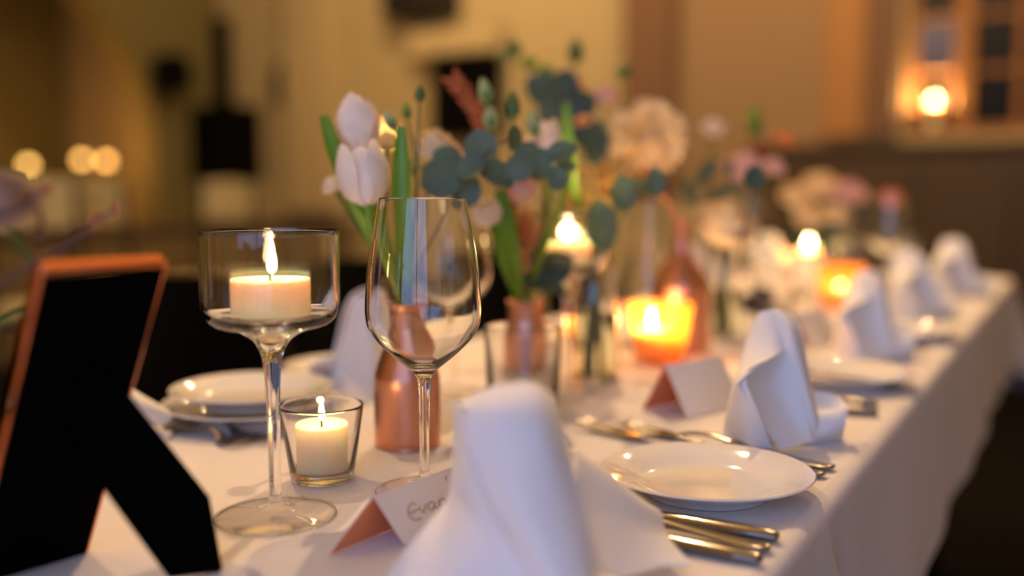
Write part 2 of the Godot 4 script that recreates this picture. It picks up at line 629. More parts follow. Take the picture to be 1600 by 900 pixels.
func cutlery(kind: String, end: Vector3, tip: Vector3, label: String, group := "cutlery on the long table") -> Node3D:
	# lies on the table; «end» is the end of the handle
	var d := (tip - end)
	d.y = 0.0
	var ln := d.length()
	d = d.normalized()
	var t := thing(kind, label, kind.replace("table_", ""), end, group)
	var side := Vector3.UP.cross(d)
	var b := Buf.new()
	var p := func(k: float, h: float) -> Vector3: return d * (ln * k) + Vector3(0, h, 0)
	if kind == "table_knife":
		sweep(b, [p.call(0.0, 0.0045), p.call(0.012, 0.0045), p.call(0.1, 0.005), p.call(0.3, 0.005), p.call(0.44, 0.0045), p.call(0.46, 0.004)], [0.0035, 0.0066, 0.008, 0.0076, 0.0062, 0.003], [0.002, 0.0032, 0.004, 0.0042, 0.004, 0.002], Vector3.UP, 14)
		part("handle", b.mesh(), M.steel, t)
		b = Buf.new()
		sweep(b, smooth3([p.call(0.455, 0.004), p.call(0.5, 0.003), p.call(0.7, 0.0025), p.call(0.9, 0.0025), p.call(0.98, 0.0025), p.call(1.0, 0.0025)], 3), [0.003, 0.0085, 0.0095, 0.0098, 0.008, 0.001], [0.0018, 0.0014, 0.0012, 0.001, 0.0008, 0.0004], Vector3.UP, 12)
		part("blade", b.mesh(), M.steel, t)
	else:
		sweep(b, smooth3([p.call(0.0, 0.004), p.call(0.015, 0.004), p.call(0.1, 0.0035), p.call(0.35, 0.0075), p.call(0.55, 0.011), p.call(0.64, 0.009), p.call(0.69, 0.006)], 3), [0.003, 0.0075, 0.0085, 0.0052, 0.0034, 0.0036, 0.005], [0.0012, 0.0018, 0.002, 0.002, 0.002, 0.0018, 0.0015], Vector3.UP, 12)
		part("handle", b.mesh(), M.steel, t)
		b = Buf.new()
		if kind == "table_fork":
			sweep(b, smooth3([p.call(0.68, 0.0063), p.call(0.72, 0.0036), p.call(0.77, 0.003), p.call(0.8, 0.003)], 3), [0.0045, 0.009, 0.0118, 0.012], [0.0014], Vector3.UP, 12)
			part("head", b.mesh(), M.steel, t)
			for k in 4:
				b = Buf.new()
				var off := side * (0.0068 * (k - 1.5))
				sweep(b, smooth3([p.call(0.79, 0.003) + off, p.call(0.86, 0.0034) + off, p.call(0.94, 0.0055) + off, p.call(1.0, 0.009) + off * 0.96], 3), [0.0022, 0.002, 0.0017, 0.0008], [0.0013, 0.0012, 0.001, 0.0006], Vector3.UP, 8)
				part("tine", b.mesh(), M.steel, t)
		else:
			var rows := []
			for i in 11:
				var k := i / 10.0
				var w := 0.004 + 0.017 * pow(sin(PI * minf(k * 0.97 + 0.03, 1.0)), 0.62)
				if i == 10: w = 0.002
				var row := PackedVector3Array()
				for j in 9:
					var u := j / 4.0 - 1.0
					row.append(p.call(0.68 + 0.32 * k, 0.0025 + 0.006 * (u * u + pow(2.0 * k - 1.0, 2.0)) * 0.75) + side * (w * u))
				rows.append(row)
			sheet(b, rows, 0.0014)
			part("bowl", b.mesh(), M.steel, t)
	return t


# ---------------------------------------------------------------- flowers

var shapes := {}


func petal_shape(h: float, rad: float, half: float, close: float, ruffle := 0.0) -> ArrayMesh:
	# a cupped petal round the y axis, its foot at the origin; close: how far it leans back in at the tip
	var key := "p%.3f_%.3f_%.2f_%.2f_%.2f" % [h, rad, half, close, ruffle]
	if shapes.has(key):
		return shapes[key]
	var b := Buf.new()
	var rows := []
	for i in 9:
		var t := i / 8.0
		var r := rad * (0.16 + 0.86 * sin(PI * pow(t, 0.72) * close))
		var a := half * pow(maxf(sin(PI * pow(minf(t + 0.012, 1.0), 0.95)), 0.0), 0.42)
		var row := PackedVector3Array()
		for j in 9:
			var u := j / 4.0 - 1.0
			var rr := r * (1.0 + 0.05 * u * u) + ruffle * rad * t * t * sin(u * 9.0 + t * 3.0)
			row.append(Vector3(rr * sin(u * a), h * t * (1.0 - 0.04 * u * u), rr * cos(u * a)))
		rows.append(row)
	b.grid(rows)
	shapes[key] = b.mesh()
	return shapes[key]


func disc_leaf(long: float, wide: float, cup: float) -> ArrayMesh:
	# a round leaf lying in xy with its foot at the origin, pointing along y
	var key := "l%.3f_%.3f_%.2f" % [long, wide, cup]
	if shapes.has(key):
		return shapes[key]
	var b := Buf.new()
	var rows := []
	for i in 11:
		var t := i / 10.0
		var w := wide * 0.5 * pow(maxf(sin(PI * clampf(t, 0.012, 0.99)), 0.0), 0.55)
		var row := PackedVector3Array()
		for j in 9:
			var u := j / 4.0 - 1.0
			row.append(Vector3(w * u, long * t, cup * long * (u * u * 0.5 * (w / (wide * 0.5)) - 0.35 * pow(2.0 * t - 1.0, 2.0)) + (0.012 * long * (1.0 - absf(u)) if absf(u) > 0.01 else -0.004 * long)))
		rows.append(row)
	b.grid(rows)
	shapes[key] = b.mesh()
	return shapes[key]


func stem_to(t: Node3D, path: Array, r0: float, r1: float, m: Material) -> MeshInstance3D:
	var b := Buf.new(t.position)
	sweep(b, smooth3(path, 5), [r0, r1], [r0, r1], Vector3(0.2, 0.1, 1).normalized(), 8)
	return part("stem", b.mesh(), m, t)


func route(vase: Dictionary, head: Vector3, axis: Vector3, reach := 0.35) -> Array:
	# from the vase's floor through its mouth to the head
	var a := rng.randf() * TAU
	var foot: Vector3 = vase.at + Vector3(cos(a), 0, sin(a)) * vase.r * 0.4 + Vector3(0, 0.008, 0)
	var mouth: Vector3 = vase.at + Vector3(0, vase.h, 0)
	var lean := (head - mouth)
	lean.y = 0.0
	mouth += lean.limit_length(1.0) / maxf(lean.length(), 1e-4) * vase.r * 0.55 * clampf(lean.length() * 20.0, 0.0, 1.0)
	var dist := mouth.distance_to(head)
	return [foot, mouth, head - axis.normalized() * dist * reach, head]


func strap_leaf(t: Node3D, path: Array, w: Array, m: Material, face: Vector3) -> void:
	# a long channelled leaf, w half widths along it
	var p := smooth3(path, 5)
	var rows := []
	for i in p.size():
		var d: Vector3 = (p[mini(i + 1, p.size() - 1)] - p[maxi(i - 1, 0)]).normalized()
		var s := face.cross(d).normalized()
		var up := d.cross(s)
		var k := float(i) / (p.size() - 1)
		var ww := at_k(w, k)
		var row := PackedVector3Array()
		for j in 7:
			var u := j / 3.0 - 1.0
			row.append(p[i] + s * (ww * u) + up * (ww * 0.35 * u * u))
		rows.append(row)
	var b := Buf.new(t.position)
	b.grid(rows)
	part("leaf", b.mesh(), m, t)


func tulip(vase: Dictionary, foot: Vector3, tip: Vector3, rad: float, label: String, m: Material, open := 0.84, spin := 0.12, stem_m: Material = null) -> Node3D:
	var t := thing("tulip", label, "tulip", vase.at + Vector3(0, 0.008, 0), "white tulips in the copper vases")
	var axis := tip - foot
	stem_to(t, route(vase, foot, axis), 0.0032, 0.0036, stem_m if stem_m else M.stem)
	var h := axis.length()
	var b0 := along(axis)
	var lc := b0.inverse() * Vector3(0.4947, 0.096, 0.8638)
	var face := atan2(lc.x, lc.z)
	for k in 6:
		var inner := k % 2 == 0
		var bs := along(axis, face + spin + k * TAU / 6.0)
		var tilt := Basis(bs.x, (-0.07 if inner else 0.015) + rng.randf_range(-0.02, 0.03))
		part("petal", petal_shape(h * (0.9 if inner else 1.0), rad * (0.84 if inner else 1.0), 0.86, open), m, t, Transform3D(tilt * bs, foot - t.position))
	return t


func round_bloom(called: String, vase: Dictionary, c: Vector3, r: float, axis: Vector3, label: String, category: String, m: Material, group := "", layers := 4, ruffle := 0.0, stem_m: Material = null) -> Node3D:
	# rose, ranunculus or carnation: rings of cupped petals
	var t := thing(called, label, category, vase.at + Vector3(0, 0.008, 0), group)
	axis = axis.normalized()
	var foot := c - axis * r * 0.75
	stem_to(t, route(vase, foot, axis), 0.002, 0.0022, stem_m if stem_m else M.calyx)
	for l in layers:
		var k := float(l) / maxf(layers - 1, 1)
		var n := 3 + l * 2 if ruffle == 0.0 else 6 + l * 4
		var rr := r * lerpf(0.3, 0.82, k)
		var hh := r * lerpf(1.45, 1.05, k)
		var shape := petal_shape(hh, rr, 1.1 if ruffle == 0.0 else 0.6, lerpf(0.88, 0.66, k), ruffle)
		for i in n:
			var bs := along(axis, TAU * (i + 0.5 * l) / n + rng.randf_range(-0.15, 0.15))
			var out := lerpf(0.0, 0.24, k * k) + rng.randf_range(-0.05, 0.08)
			if ruffle > 0.0: out += k * 0.25
			part("petal", shape, m, t, Transform3D(Basis(bs.x, out) * bs, foot - t.position))
	part("calyx", lathe([Vector2(0, -r * 0.15), Vector2(r * 0.18, -r * 0.08), Vector2(r * 0.3, r * 0.12)], 10), M.calyx, t, Transform3D(along(axis), foot - t.position))
	return t


func pompon(vase: Dictionary, c: Vector3, r: float, label: String, m: Material) -> Node3D:
	# a ball of ruffled petals
	var t := thing("carnation", label, "carnation", vase.at + Vector3(0, 0.008, 0))
	stem_to(t, route(vase, c - Vector3(0, r * 0.6, 0), Vector3.UP), 0.0024, 0.0026, M.petal_peach)  # peach stem colour holds the orange candle light on it
	var n := 120
	for k in n:
		var y := 1.0 - 1.75 * (k + 0.5) / n
		var a := k * 2.39996
		var d := Vector3(sqrt(1.0 - y * y) * cos(a), y, sqrt(1.0 - y * y) * sin(a))
		var s := rng.randf_range(0.85, 1.15)
		part("petal", petal_shape(r * 0.6, r * 0.3, 0.8, 0.42, 0.12), m, t, Transform3D(along(d, rng.randf() * TAU).scaled(Vector3.ONE * s), c + d * r * (1.0 - 0.58 * s) - t.position))
	part("calyx", lathe([Vector2(0, -r * 0.75), Vector2(r * 0.2, -r * 0.6), Vector2(r * 0.34, -r * 0.3), Vector2(r * 0.3, r * 0.3), Vector2(0, r * 0.5)], 14), m, t, Transform3D(Basis(), c - t.position))
	return t


func bud_stem(vase: Dictionary, foot: Vector3, tip: Vector3, rad: float, label: String, m: Material, group := "closed flower buds on thin stems") -> Node3D:
	var t := thing("flower_bud", label, "flower bud", vase.at + Vector3(0, 0.008, 0), group)
	var axis := tip - foot
	stem_to(t, route(vase, foot, axis), 0.0013, 0.0011, M.calyx)
	for k in 3:
		part("petal", petal_shape(axis.length(), rad, 1.25, 0.95), m, t, Transform3D(along(axis, k * TAU / 3.0), foot - t.position))
	for k in 4:
		part("sepal", petal_shape(axis.length() * 0.5, rad * 1.05, 0.4, 0.6), M.calyx, t, Transform3D(along(axis, k * TAU / 4.0 + 0.4), foot - t.position))
	return t


func sprig(vase: Dictionary, spine: Array, leaves: Array, label: String, m: Material, at_mouth := true, called := "eucalyptus_sprig") -> Node3D:
	# leaves: [centre, long, wide, direction it points to, where it looks]
	var t := thing(called, label, "foliage", vase.at + Vector3(0, 0.008, 0), "eucalyptus sprigs in the vases" if called == "eucalyptus_sprig" else "")
	var path := [vase.at + Vector3(vase.r * 0.3, 0.008, 0), vase.at + Vector3(0, vase.h, 0)] + spine if at_mouth else spine
	stem_to(t, path, 0.0016, 0.001, M.twig)
	for l in leaves:
		var y: Vector3 = l[3].normalized()
		var z: Vector3 = (l[4] - y * l[4].dot(y)).normalized()
		part("leaf", disc_leaf(l[1], l[2], 0.16), m, t, Transform3D(Basis(y.cross(z), y, z), l[0] - y * l[1] * 0.5 - t.position))
	return t


func plume(vase: Dictionary, spine: Array, long: float, label: String, m: Material, group := "feathery dried plumes") -> Node3D:
	var t := thing("dried_plume", label, "dried grass", vase.at + Vector3(0, 0.008, 0), group)
	stem_to(t, [vase.at + Vector3(-vase.r * 0.3, 0.008, 0), vase.at + Vector3(0, vase.h, 0)] + spine, 0.0012, 0.0008, m)
	var p := smooth3(spine, 12)
	for i in range(4, p.size()):
		var d: Vector3 = (p[i] - p[i - 1]).normalized()
		for s in 2:
			var side := along(d, PI * s + rng.randf_range(-0.7, 0.7)).x
			var y := (d * 0.8 + side).normalized()
			part("leaflet", disc_leaf(long, long * 0.15, 0.1), m, t, Transform3D(along(y, i * 0.7), p[i] - t.position))
	return t


# ---------------------------------------------------------------- linen

func cloth_panel(t: Node3D, called: String, ctrl: Array, th := 0.0022, sub := 6) -> void:
	var b := Buf.new(t.position)
	sheet(b, refine(ctrl, sub), th)
	part(called, b.mesh(), M.napkin, t)


func tablecloth() -> void:
	var x0 := -0.89
	var x1 := -0.16
	var z0 := -3.12
	var z1 := 0.55
	var R := 0.014
	var b := Buf.new()
	var wav := FastNoiseLite.new()
	wav.seed = 3
	wav.frequency = 2.2
	var bumpy := func(x: float, z: float) -> float:
		var e := minf(minf(x - x0, x1 - x), minf(z - z0, z1 - z))
		return -0.0009 * (0.5 + 0.5 * wav.get_noise_2d(x * 2.0, z)) * clampf((e - R) / 0.03, 0.0, 1.0)
	var rows := []
	for i in 121:
		var z := lerpf(z1 - R, z0 + R, i / 120.0)
		var row := PackedVector3Array()
		for j in 31:
			var x := lerpf(x0 + R, x1 - R, j / 30.0)
			row.append(Vector3(x, TOP + bumpy.call(x, z), z))
		rows.append(row)
	b.grid(rows)
	# the hanging sides: once round the table
	var rim := []
	var seg := [[Vector3(x1 - R, 0, z1 - R), Vector3(x1 - R, 0, z0 + R), Vector3(1, 0, 0)], [Vector3(x1 - R, 0, z0 + R), Vector3(x0 + R, 0, z0 + R), Vector3(0, 0, -1)], [Vector3(x0 + R, 0, z0 + R), Vector3(x0 + R, 0, z1 - R), Vector3(-1, 0, 0)], [Vector3(x0 + R, 0, z1 - R), Vector3(x1 - R, 0, z1 - R), Vector3(0, 0, 1)]]
	for k in 4:
		var ln: float = (seg[k][1] - seg[k][0]).length()
		var cnt := int(ln / 0.02)
		for i in cnt + 1:
			var q: Vector3 = seg[k][0].lerp(seg[k][1], float(i) / cnt)
			var e := minf(float(i), float(cnt - i)) / cnt * ln
			rim.append([q, seg[k][2], clampf(1.0 - e / 0.16, 0.0, 1.0)])
		var nx: Vector3 = seg[(k + 1) % 4][2]
		for i in range(1, 8):
			rim.append([seg[k][1], seg[k][2].slerp(nx, i / 8.0), 1.0])
	rim.append(rim[0])
	rows = []
	for q in 17:
		var row := PackedVector3Array()
		for i in rim.size():
			var p: Vector3 = rim[i][0]
			var nn: Vector3 = rim[i][1]
			var co: float = rim[i][2]
			if q < 5:
				var a := q / 4.0 * PI / 2
				row.append(Vector3(p.x, TOP, p.z) + nn * (R * sin(a)) - Vector3(0, R * (1 - cos(a)), 0))
			else:
				var k := (q - 4) / 12.0
				var drop := 0.21 + 0.1 * co * co
				var s := p.z * 1.0 + p.x
				var fold := 0.004 * sin(s * 8.0) + 0.003 * sin(s * 19.0 + 1.0)
				# one sharp pleat where the cloth was folded for storage
				var pleat := 0.016 * exp(-pow((s + 0.93 + 0.1 * k) / 0.014, 2.0)) - 0.012 * exp(-pow((s + 0.965 + 0.1 * k) / 0.02, 2.0))
				var out := R + k * (0.012 + fold + pleat * 2.4 + 0.1 * co * co)
				row.append(Vector3(p.x, TOP - R - drop * k, p.z) + nn * out)
		rows.append(row)
	b.grid(rows, true, true)
	solo("tablecloth", b.mesh(), M.linen, "long white linen cloth draped over the banquet table, pleated at its near edge", "tablecloth")


func folded_napkin(at: Vector3, label: String) -> Node3D:
	# a standing folded napkin: a leaf-shaped front, a lit back panel, a thick rolled edge and a flat tail
	var t := thing("napkin", label, "napkin", at, "folded white napkins standing by the plates")
	return t


# ---------------------------------------------------------------- furniture

func chair(label: String, pad: Material, wood: Material, bh := 0.93, ph := 0.37) -> Node3D:
	# faces +x, its base at the floor under the seat
	var t := thing("dining_chair", label, "chair")
	for x in [-1, 1]:
		for z in [-1, 1]:
			var b := Buf.new()
			sweep(b, [Vector3(0.19 * x, 0, 0.19 * z), Vector3(0.185 * x, 0.2, 0.185 * z), Vector3(0.18 * x, 0.44, 0.18 * z)], [0.014, 0.02], [0.014, 0.02], Vector3.RIGHT, 8)
			part("leg", b.mesh(), wood, t)
	part("seat", box_mesh(Vector3(0, 0.455, 0), Vector3(0.42, 0.05, 0.42), 0.015), pad, t)
	for z in [-1, 1]:
		var b := Buf.new()
		sweep(b, smooth3([Vector3(-0.19, 0.44, 0.19 * z), Vector3(-0.2, 0.6, 0.19 * z), Vector3(-0.235, bh, 0.185 * z)], 3), [0.016, 0.013], [0.018, 0.014], Vector3.RIGHT, 8)
		part("back_post", b.mesh(), wood, t)
	var b2 := Buf.new()
	sheet(b2, refine([[Vector3(-0.2, bh - ph, -0.18), Vector3(-0.225, bh - ph, 0), Vector3(-0.2, bh - ph, 0.18)], [Vector3(-0.212, bh - ph * 0.5, -0.18), Vector3(-0.24, bh - ph * 0.5, 0), Vector3(-0.212, bh - ph * 0.5, 0.18)], [Vector3(-0.232, bh, -0.18), Vector3(-0.262, bh + 0.015, 0), Vector3(-0.232, bh, 0.18)]], 4), 0.03)
	part("backrest", b2.mesh(), pad, t)
	part("rail", box_mesh(Vector3(0, 0.415, 0), Vector3(0.37, 0.04, 0.37), 0.004), wood, t)
	return t


func csg_box(parent: Node, called: String, c: Vector3, size: Vector3, m: Material, cut := false) -> CSGBox3D:
	var o := CSGBox3D.new()
	o.name = called
	o.size = size
	o.position = c
	o.material = m
	if cut: o.operation = CSGShape3D.OPERATION_SUBTRACTION
	parent.add_child(o, true)
	return o


func wall_box(called: String, lo: Vector3, hi: Vector3, m: Material, bevel := 0.01) -> MeshInstance3D:
	var b := Buf.new()
	bx(b, (lo + hi) * 0.5, (hi - lo).abs(), bevel)
	return struct(called, b.mesh(), m)


func on_wall(a: Vector3, c: Vector3, out: float) -> Array:
	# the box that two opposite corners on the end wall span, standing «out» proud of it
	return [Vector3(minf(a.x, c.x), minf(a.y, c.y), -6.82), Vector3(maxf(a.x, c.x), maxf(a.y, c.y), -6.8 + out)]


func _ready() -> void:
	rng.seed = 11
	# camera
	var cam := Camera3D.new()
	cam.name = "camera"
	cam.position = Vector3(0, 0.992, 0)
	cam.basis = Basis(Vector3(0.86777, 0, -0.49697), Vector3(-0.04768, 0.99539, -0.08325), Vector3(0.49468, 0.09596, 0.86377)).orthonormalized()
	var look := CameraAttributesPhysical.new()
	look.frustum_focal_length = 35.0
	look.exposure_aperture = 1.4
	look.frustum_focus_distance = 0.785
	cam.attributes = look
	add_child(cam)
	cam.fov = 32.26
	# sky and exposure
	var env := Environment.new()
	env.background_mode = Environment.BG_COLOR
	env.background_color = Color(0.3, 0.42, 0.72)
	env.background_energy_multiplier = 0.12
	env.tonemap_mode = Environment.TONE_MAPPER_LINEAR
	env.tonemap_exposure = 1.1
	env.sdfgi_enabled = true
	env.ssao_enabled = true
	env.ssil_enabled = true
	var we := WorldEnvironment.new()
	we.name = "environment"
	we.environment = env
	add_child(we)
	# dusk daylight through the tall window behind the camera
	for x in [-0.15, 1.25]:
		var day := AreaLight3D.new()
		day.name = "window_daylight"
		day.area_size = Vector2(1.3, 2.5)
		day.light_color = Color(0.66, 0.775, 1.0)
		day.light_energy = 2.6
		day.area_range = 40.0
		day.area_attenuation = 2.0
		day.shadow_enabled = true
		day.position = Vector3(x, 2.1, 1.86)
		add_child(day, true)
	# added lamps out of view, giving the hall and table their warm light
	var where := ["over the middle of the table", "over the left chairs", "before the pale pillar", "before the end window", "over the left rear floor"]
	var nth := 0
	for p in [[Vector3(-1.3, 3.2, -2.6), 4.2], [Vector3(-1.9, 3.3, -1.3), 2.3], [Vector3(-3.9, 3.5, -5.0), 2.8], [Vector3(-1.0, 3.4, -5.2), 1.5], [Vector3(-3.2, 3.3, 0.2), 0.9]]:
		pendant(p[0], p[1], where[nth])
		nth += 1
	make_materials()
	build_room()
	build_table()
	build_front()
	build_places()
	build_flowers()
	build_back()


func pendant(at: Vector3, energy: float, over: String) -> void:  # unseen lamp, put in for its warm light
	var t := thing("added_pendant_lamp", "added unseen pendant lamp hanging high " + over, "lamp", at, "added unseen pendant lamps")
	var gm := mat(Color(1, 0.9, 0.75), 0.5)
	gm.emission_enabled = true
	gm.emission = Color(1.0, 0.78, 0.5)
	gm.emission_energy_multiplier = 3.0
	part("globe", lathe(smooth2([Vector2(0, -0.06), Vector2(0.042, -0.042), Vector2(0.06, 0), Vector2(0.042, 0.042), Vector2(0, 0.06)], 4), 24), gm, t)
	part("rod", box_mesh(Vector3(0, (4.6 - at.y) * 0.5 + 0.03, 0), Vector3(0.02, 4.6 - at.y - 0.06, 0.02), 0.003), mat(Color(0.1, 0.08, 0.06), 0.6), t)
	var l := OmniLight3D.new()
	l.name = "lamp_light"
	l.light_color = Color(1.0, 0.82, 0.6)
	l.light_energy = energy
	l.light_size = 0.025
	l.omni_range = 40.0
	l.omni_attenuation = 2.0
	l.shadow_enabled = true
	t.add_child(l, true)


func build_room() -> void:
	wall_box("floor", Vector3(-9.6, -0.2, -7.2), Vector3(3.3, 0.0, 2.2), M.floor)
	wall_box("ceiling", Vector3(-9.6, 4.6, -7.2), Vector3(3.3, 4.8, 2.2), M.plaster)
	wall_box("wall_right", Vector3(3.0, 0, -7.1), Vector3(3.3, 4.6, 2.2), M.plaster)
	# wall behind the camera with the tall window
	var near := csg_box(self, "wall_near", Vector3(-2.0, 2.3, 2.05), Vector3(10.6, 4.6, 0.3), M.plaster)
	for x in [-0.15, 1.25]:
		csg_box(near, "opening", Vector3(x + 2.0, -0.2, 0), Vector3(1.4, 2.6, 1.0), M.plaster, true)
	near.set_meta("kind", "structure")
	# left wall with the arch, and the chapel behind it
	var left := csg_box(self, "wall_left", Vector3(-7.15, 2.3, -2.45), Vector3(0.3, 4.6, 9.3), M.side_wall)
	csg_box(left, "opening", Vector3(0, -1.65, -2.0), Vector3(1.0, 1.31, 3.2), M.side_wall, true)
	var cut := CSGCylinder3D.new()
	cut.name = "arch"
	cut.radius = 1.6
	cut.height = 1.0
	cut.sides = 64
	cut.rotation.z = PI / 2
	cut.position = Vector3(0, -1.0, -2.0)
	cut.operation = CSGShape3D.OPERATION_SUBTRACTION
	cut.material = M.side_wall
	left.add_child(cut)
	left.set_meta("kind", "structure")
	wall_box("wall_recess", Vector3(-9.5, 0, -7.1), Vector3(-9.2, 4.6, 2.2), M.side_wall)
	for z in [-5.55, -4.9, -4.1]:
		wall_box("trim_1", Vector3(-9.2, 0, z - 0.16), Vector3(-9.02, 2.6, z + 0.16), M.plaster, 0.03)
	# end wall with the window
	var lo := Vector3(-1.0192, 1.3491, -6.8000)
	var hi := Vector3(-0.1927, 2.6279, -6.8000)
	var end := csg_box(self, "wall_end", Vector3(-2.0, 2.3, -6.95), Vector3(14.8, 4.6, 0.3), M.plaster)
	csg_box(end, "opening", Vector3((lo.x + hi.x) / 2 + 2.0, (lo.y + hi.y) / 2 - 2.3, 0), Vector3(hi.x - lo.x, hi.y - lo.y, 1.0), M.tan_wall, true)
	end.set_meta("kind", "structure")
	# window joinery: posts, glazing bars and panes, each a part
	var win := thing("window_1", "", "", Vector3((lo.x + hi.x) / 2, lo.y, -6.93))
	win.set_meta("kind", "structure")
	var post0 := Vector3(-0.7471, 1.7920, -6.9000)
	var post1 := Vector3(-0.6370, 1.7851, -6.9000)
	var wy := hi.y - lo.y
	var bar := func(called: String, xa: float, xb: float, ya: float, yb: float, m: Material, dz := 0.07) -> void:
		part(called, box_mesh(Vector3((xa + xb) / 2, (ya + yb) / 2, -6.93), Vector3(absf(xb - xa), absf(yb - ya), dz), 0.008, win.position), m, win)
	bar.call("post", post0.x, post1.x, lo.y, hi.y, M.frame_paint, 0.12)
	bar.call("frame", lo.x, lo.x + 0.05, lo.y, hi.y, M.frame_paint)
	bar.call("frame", hi.x - 0.05, hi.x, lo.y, hi.y, M.frame_paint)
	bar.call("sill", lo.x, hi.x, lo.y, lo.y + 0.05, M.frame_paint, 0.22)
	var b1 := Vector3(-0.4988, 1.7455, -6.9000)
	var b2 := Vector3(-0.5132, 2.0862, -6.9000)
	for bb in [b1, b2]:
		bar.call("glazing_bar", post1.x, hi.x, bb.y - 0.02, bb.y + 0.02, M.frame_paint, 0.05)
		bar.call("glazing_bar", lo.x, post0.x, bb.y - 0.015, bb.y + 0.015, M.frame_paint, 0.05)
	bar.call("glazing_bar", Vector3(-0.3942, 1.7699, -6.9000).x, Vector3(-0.3454, 1.7669, -6.9000).x, lo.y, hi.y, M.frame_paint, 0.05)
	for q in [[lo.x, post0.x], [post1.x, hi.x]]:
		for h in [[lo.y, b1.y], [b1.y, b2.y], [b2.y, hi.y]]:
			bar.call("pane", q[0], q[1], h[0], h[1], M.dusk_pane if h[0] == b1.y and q[0] == lo.x else M.night_pane, 0.006)
	# what stands proud of the end wall
	var boxes := [["trim_2", Vector3(-6.1293, 3.4328, -6.8000), Vector3(-5.6146, 0.8257, -6.8000), 0.14, M.plaster], ["trim_3", Vector3(-2.9182, 2.9974, -6.8000), Vector3(-2.5327, 0.9920, -6.8000), 0.12, M.brown], ["lit_reveal_4", Vector3(-1.5077, 2.8062, -6.8000), Vector3(-1.2536, 1.3474, -6.8000), 0.1, M.glow_plaster], ["trim_5", Vector3(-1.2611, 2.7727, -6.8000), Vector3(-1.0574, 1.3421, -6.8000), 0.08, M.brown], ["trim_6", Vector3(-4.9251, 3.2695, -6.8000), Vector3(-4.3503, 2.3755, -6.8000), 0.3, M.dark_wood], ["trim_7", Vector3(-2.5655, 2.9496, -6.8000), Vector3(-1.4532, 0.9920, -6.8000), 0.04, M.tan_wall]]  # the orange board paints warm light on the plaster window reveal
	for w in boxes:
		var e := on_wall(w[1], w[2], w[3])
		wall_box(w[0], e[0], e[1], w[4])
	# panelled dado under the window
	var d0 := Vector3(-1.9752, 1.3192, -6.8000)
	var d1 := Vector3(0.0008, 1.2985, -6.8000)
	wall_box("trim_8", Vector3(d0.x, 0, -6.82), Vector3(3.0, d1.y - 0.05, -6.62), M.panel_wood)
	wall_box("trim_9", Vector3(d0.x, d1.y - 0.05, -6.82), Vector3(3.0, d1.y, -6.58), M.panel_wood)
	for k in 9:
		wall_box("trim_8", Vector3(d0.x + 0.06 + k * 0.55, 0.12, -6.63), Vector3(d0.x + 0.5 + k * 0.55, d1.y - 0.16, -6.6), M.panel_wood, 0.02)


func build_table() -> void:
	var t := thing("banquet_table", "long wooden banquet table hidden under the white cloth", "table", Vector3(-0.525, 0, -1.285))
	part("tabletop", box_mesh(Vector3(0, 0.7335, 0), Vector3(0.71, 0.028, 3.64), 0.004), M.dark_wood, t)
	for x in [-0.22, 0.22]:
		for z in [-1.4, 0.0, 1.4]:
			part("leg", box_mesh(Vector3(x, 0.36, z), Vector3(0.05, 0.72, 0.05), 0.004), M.black, t)
	tablecloth()


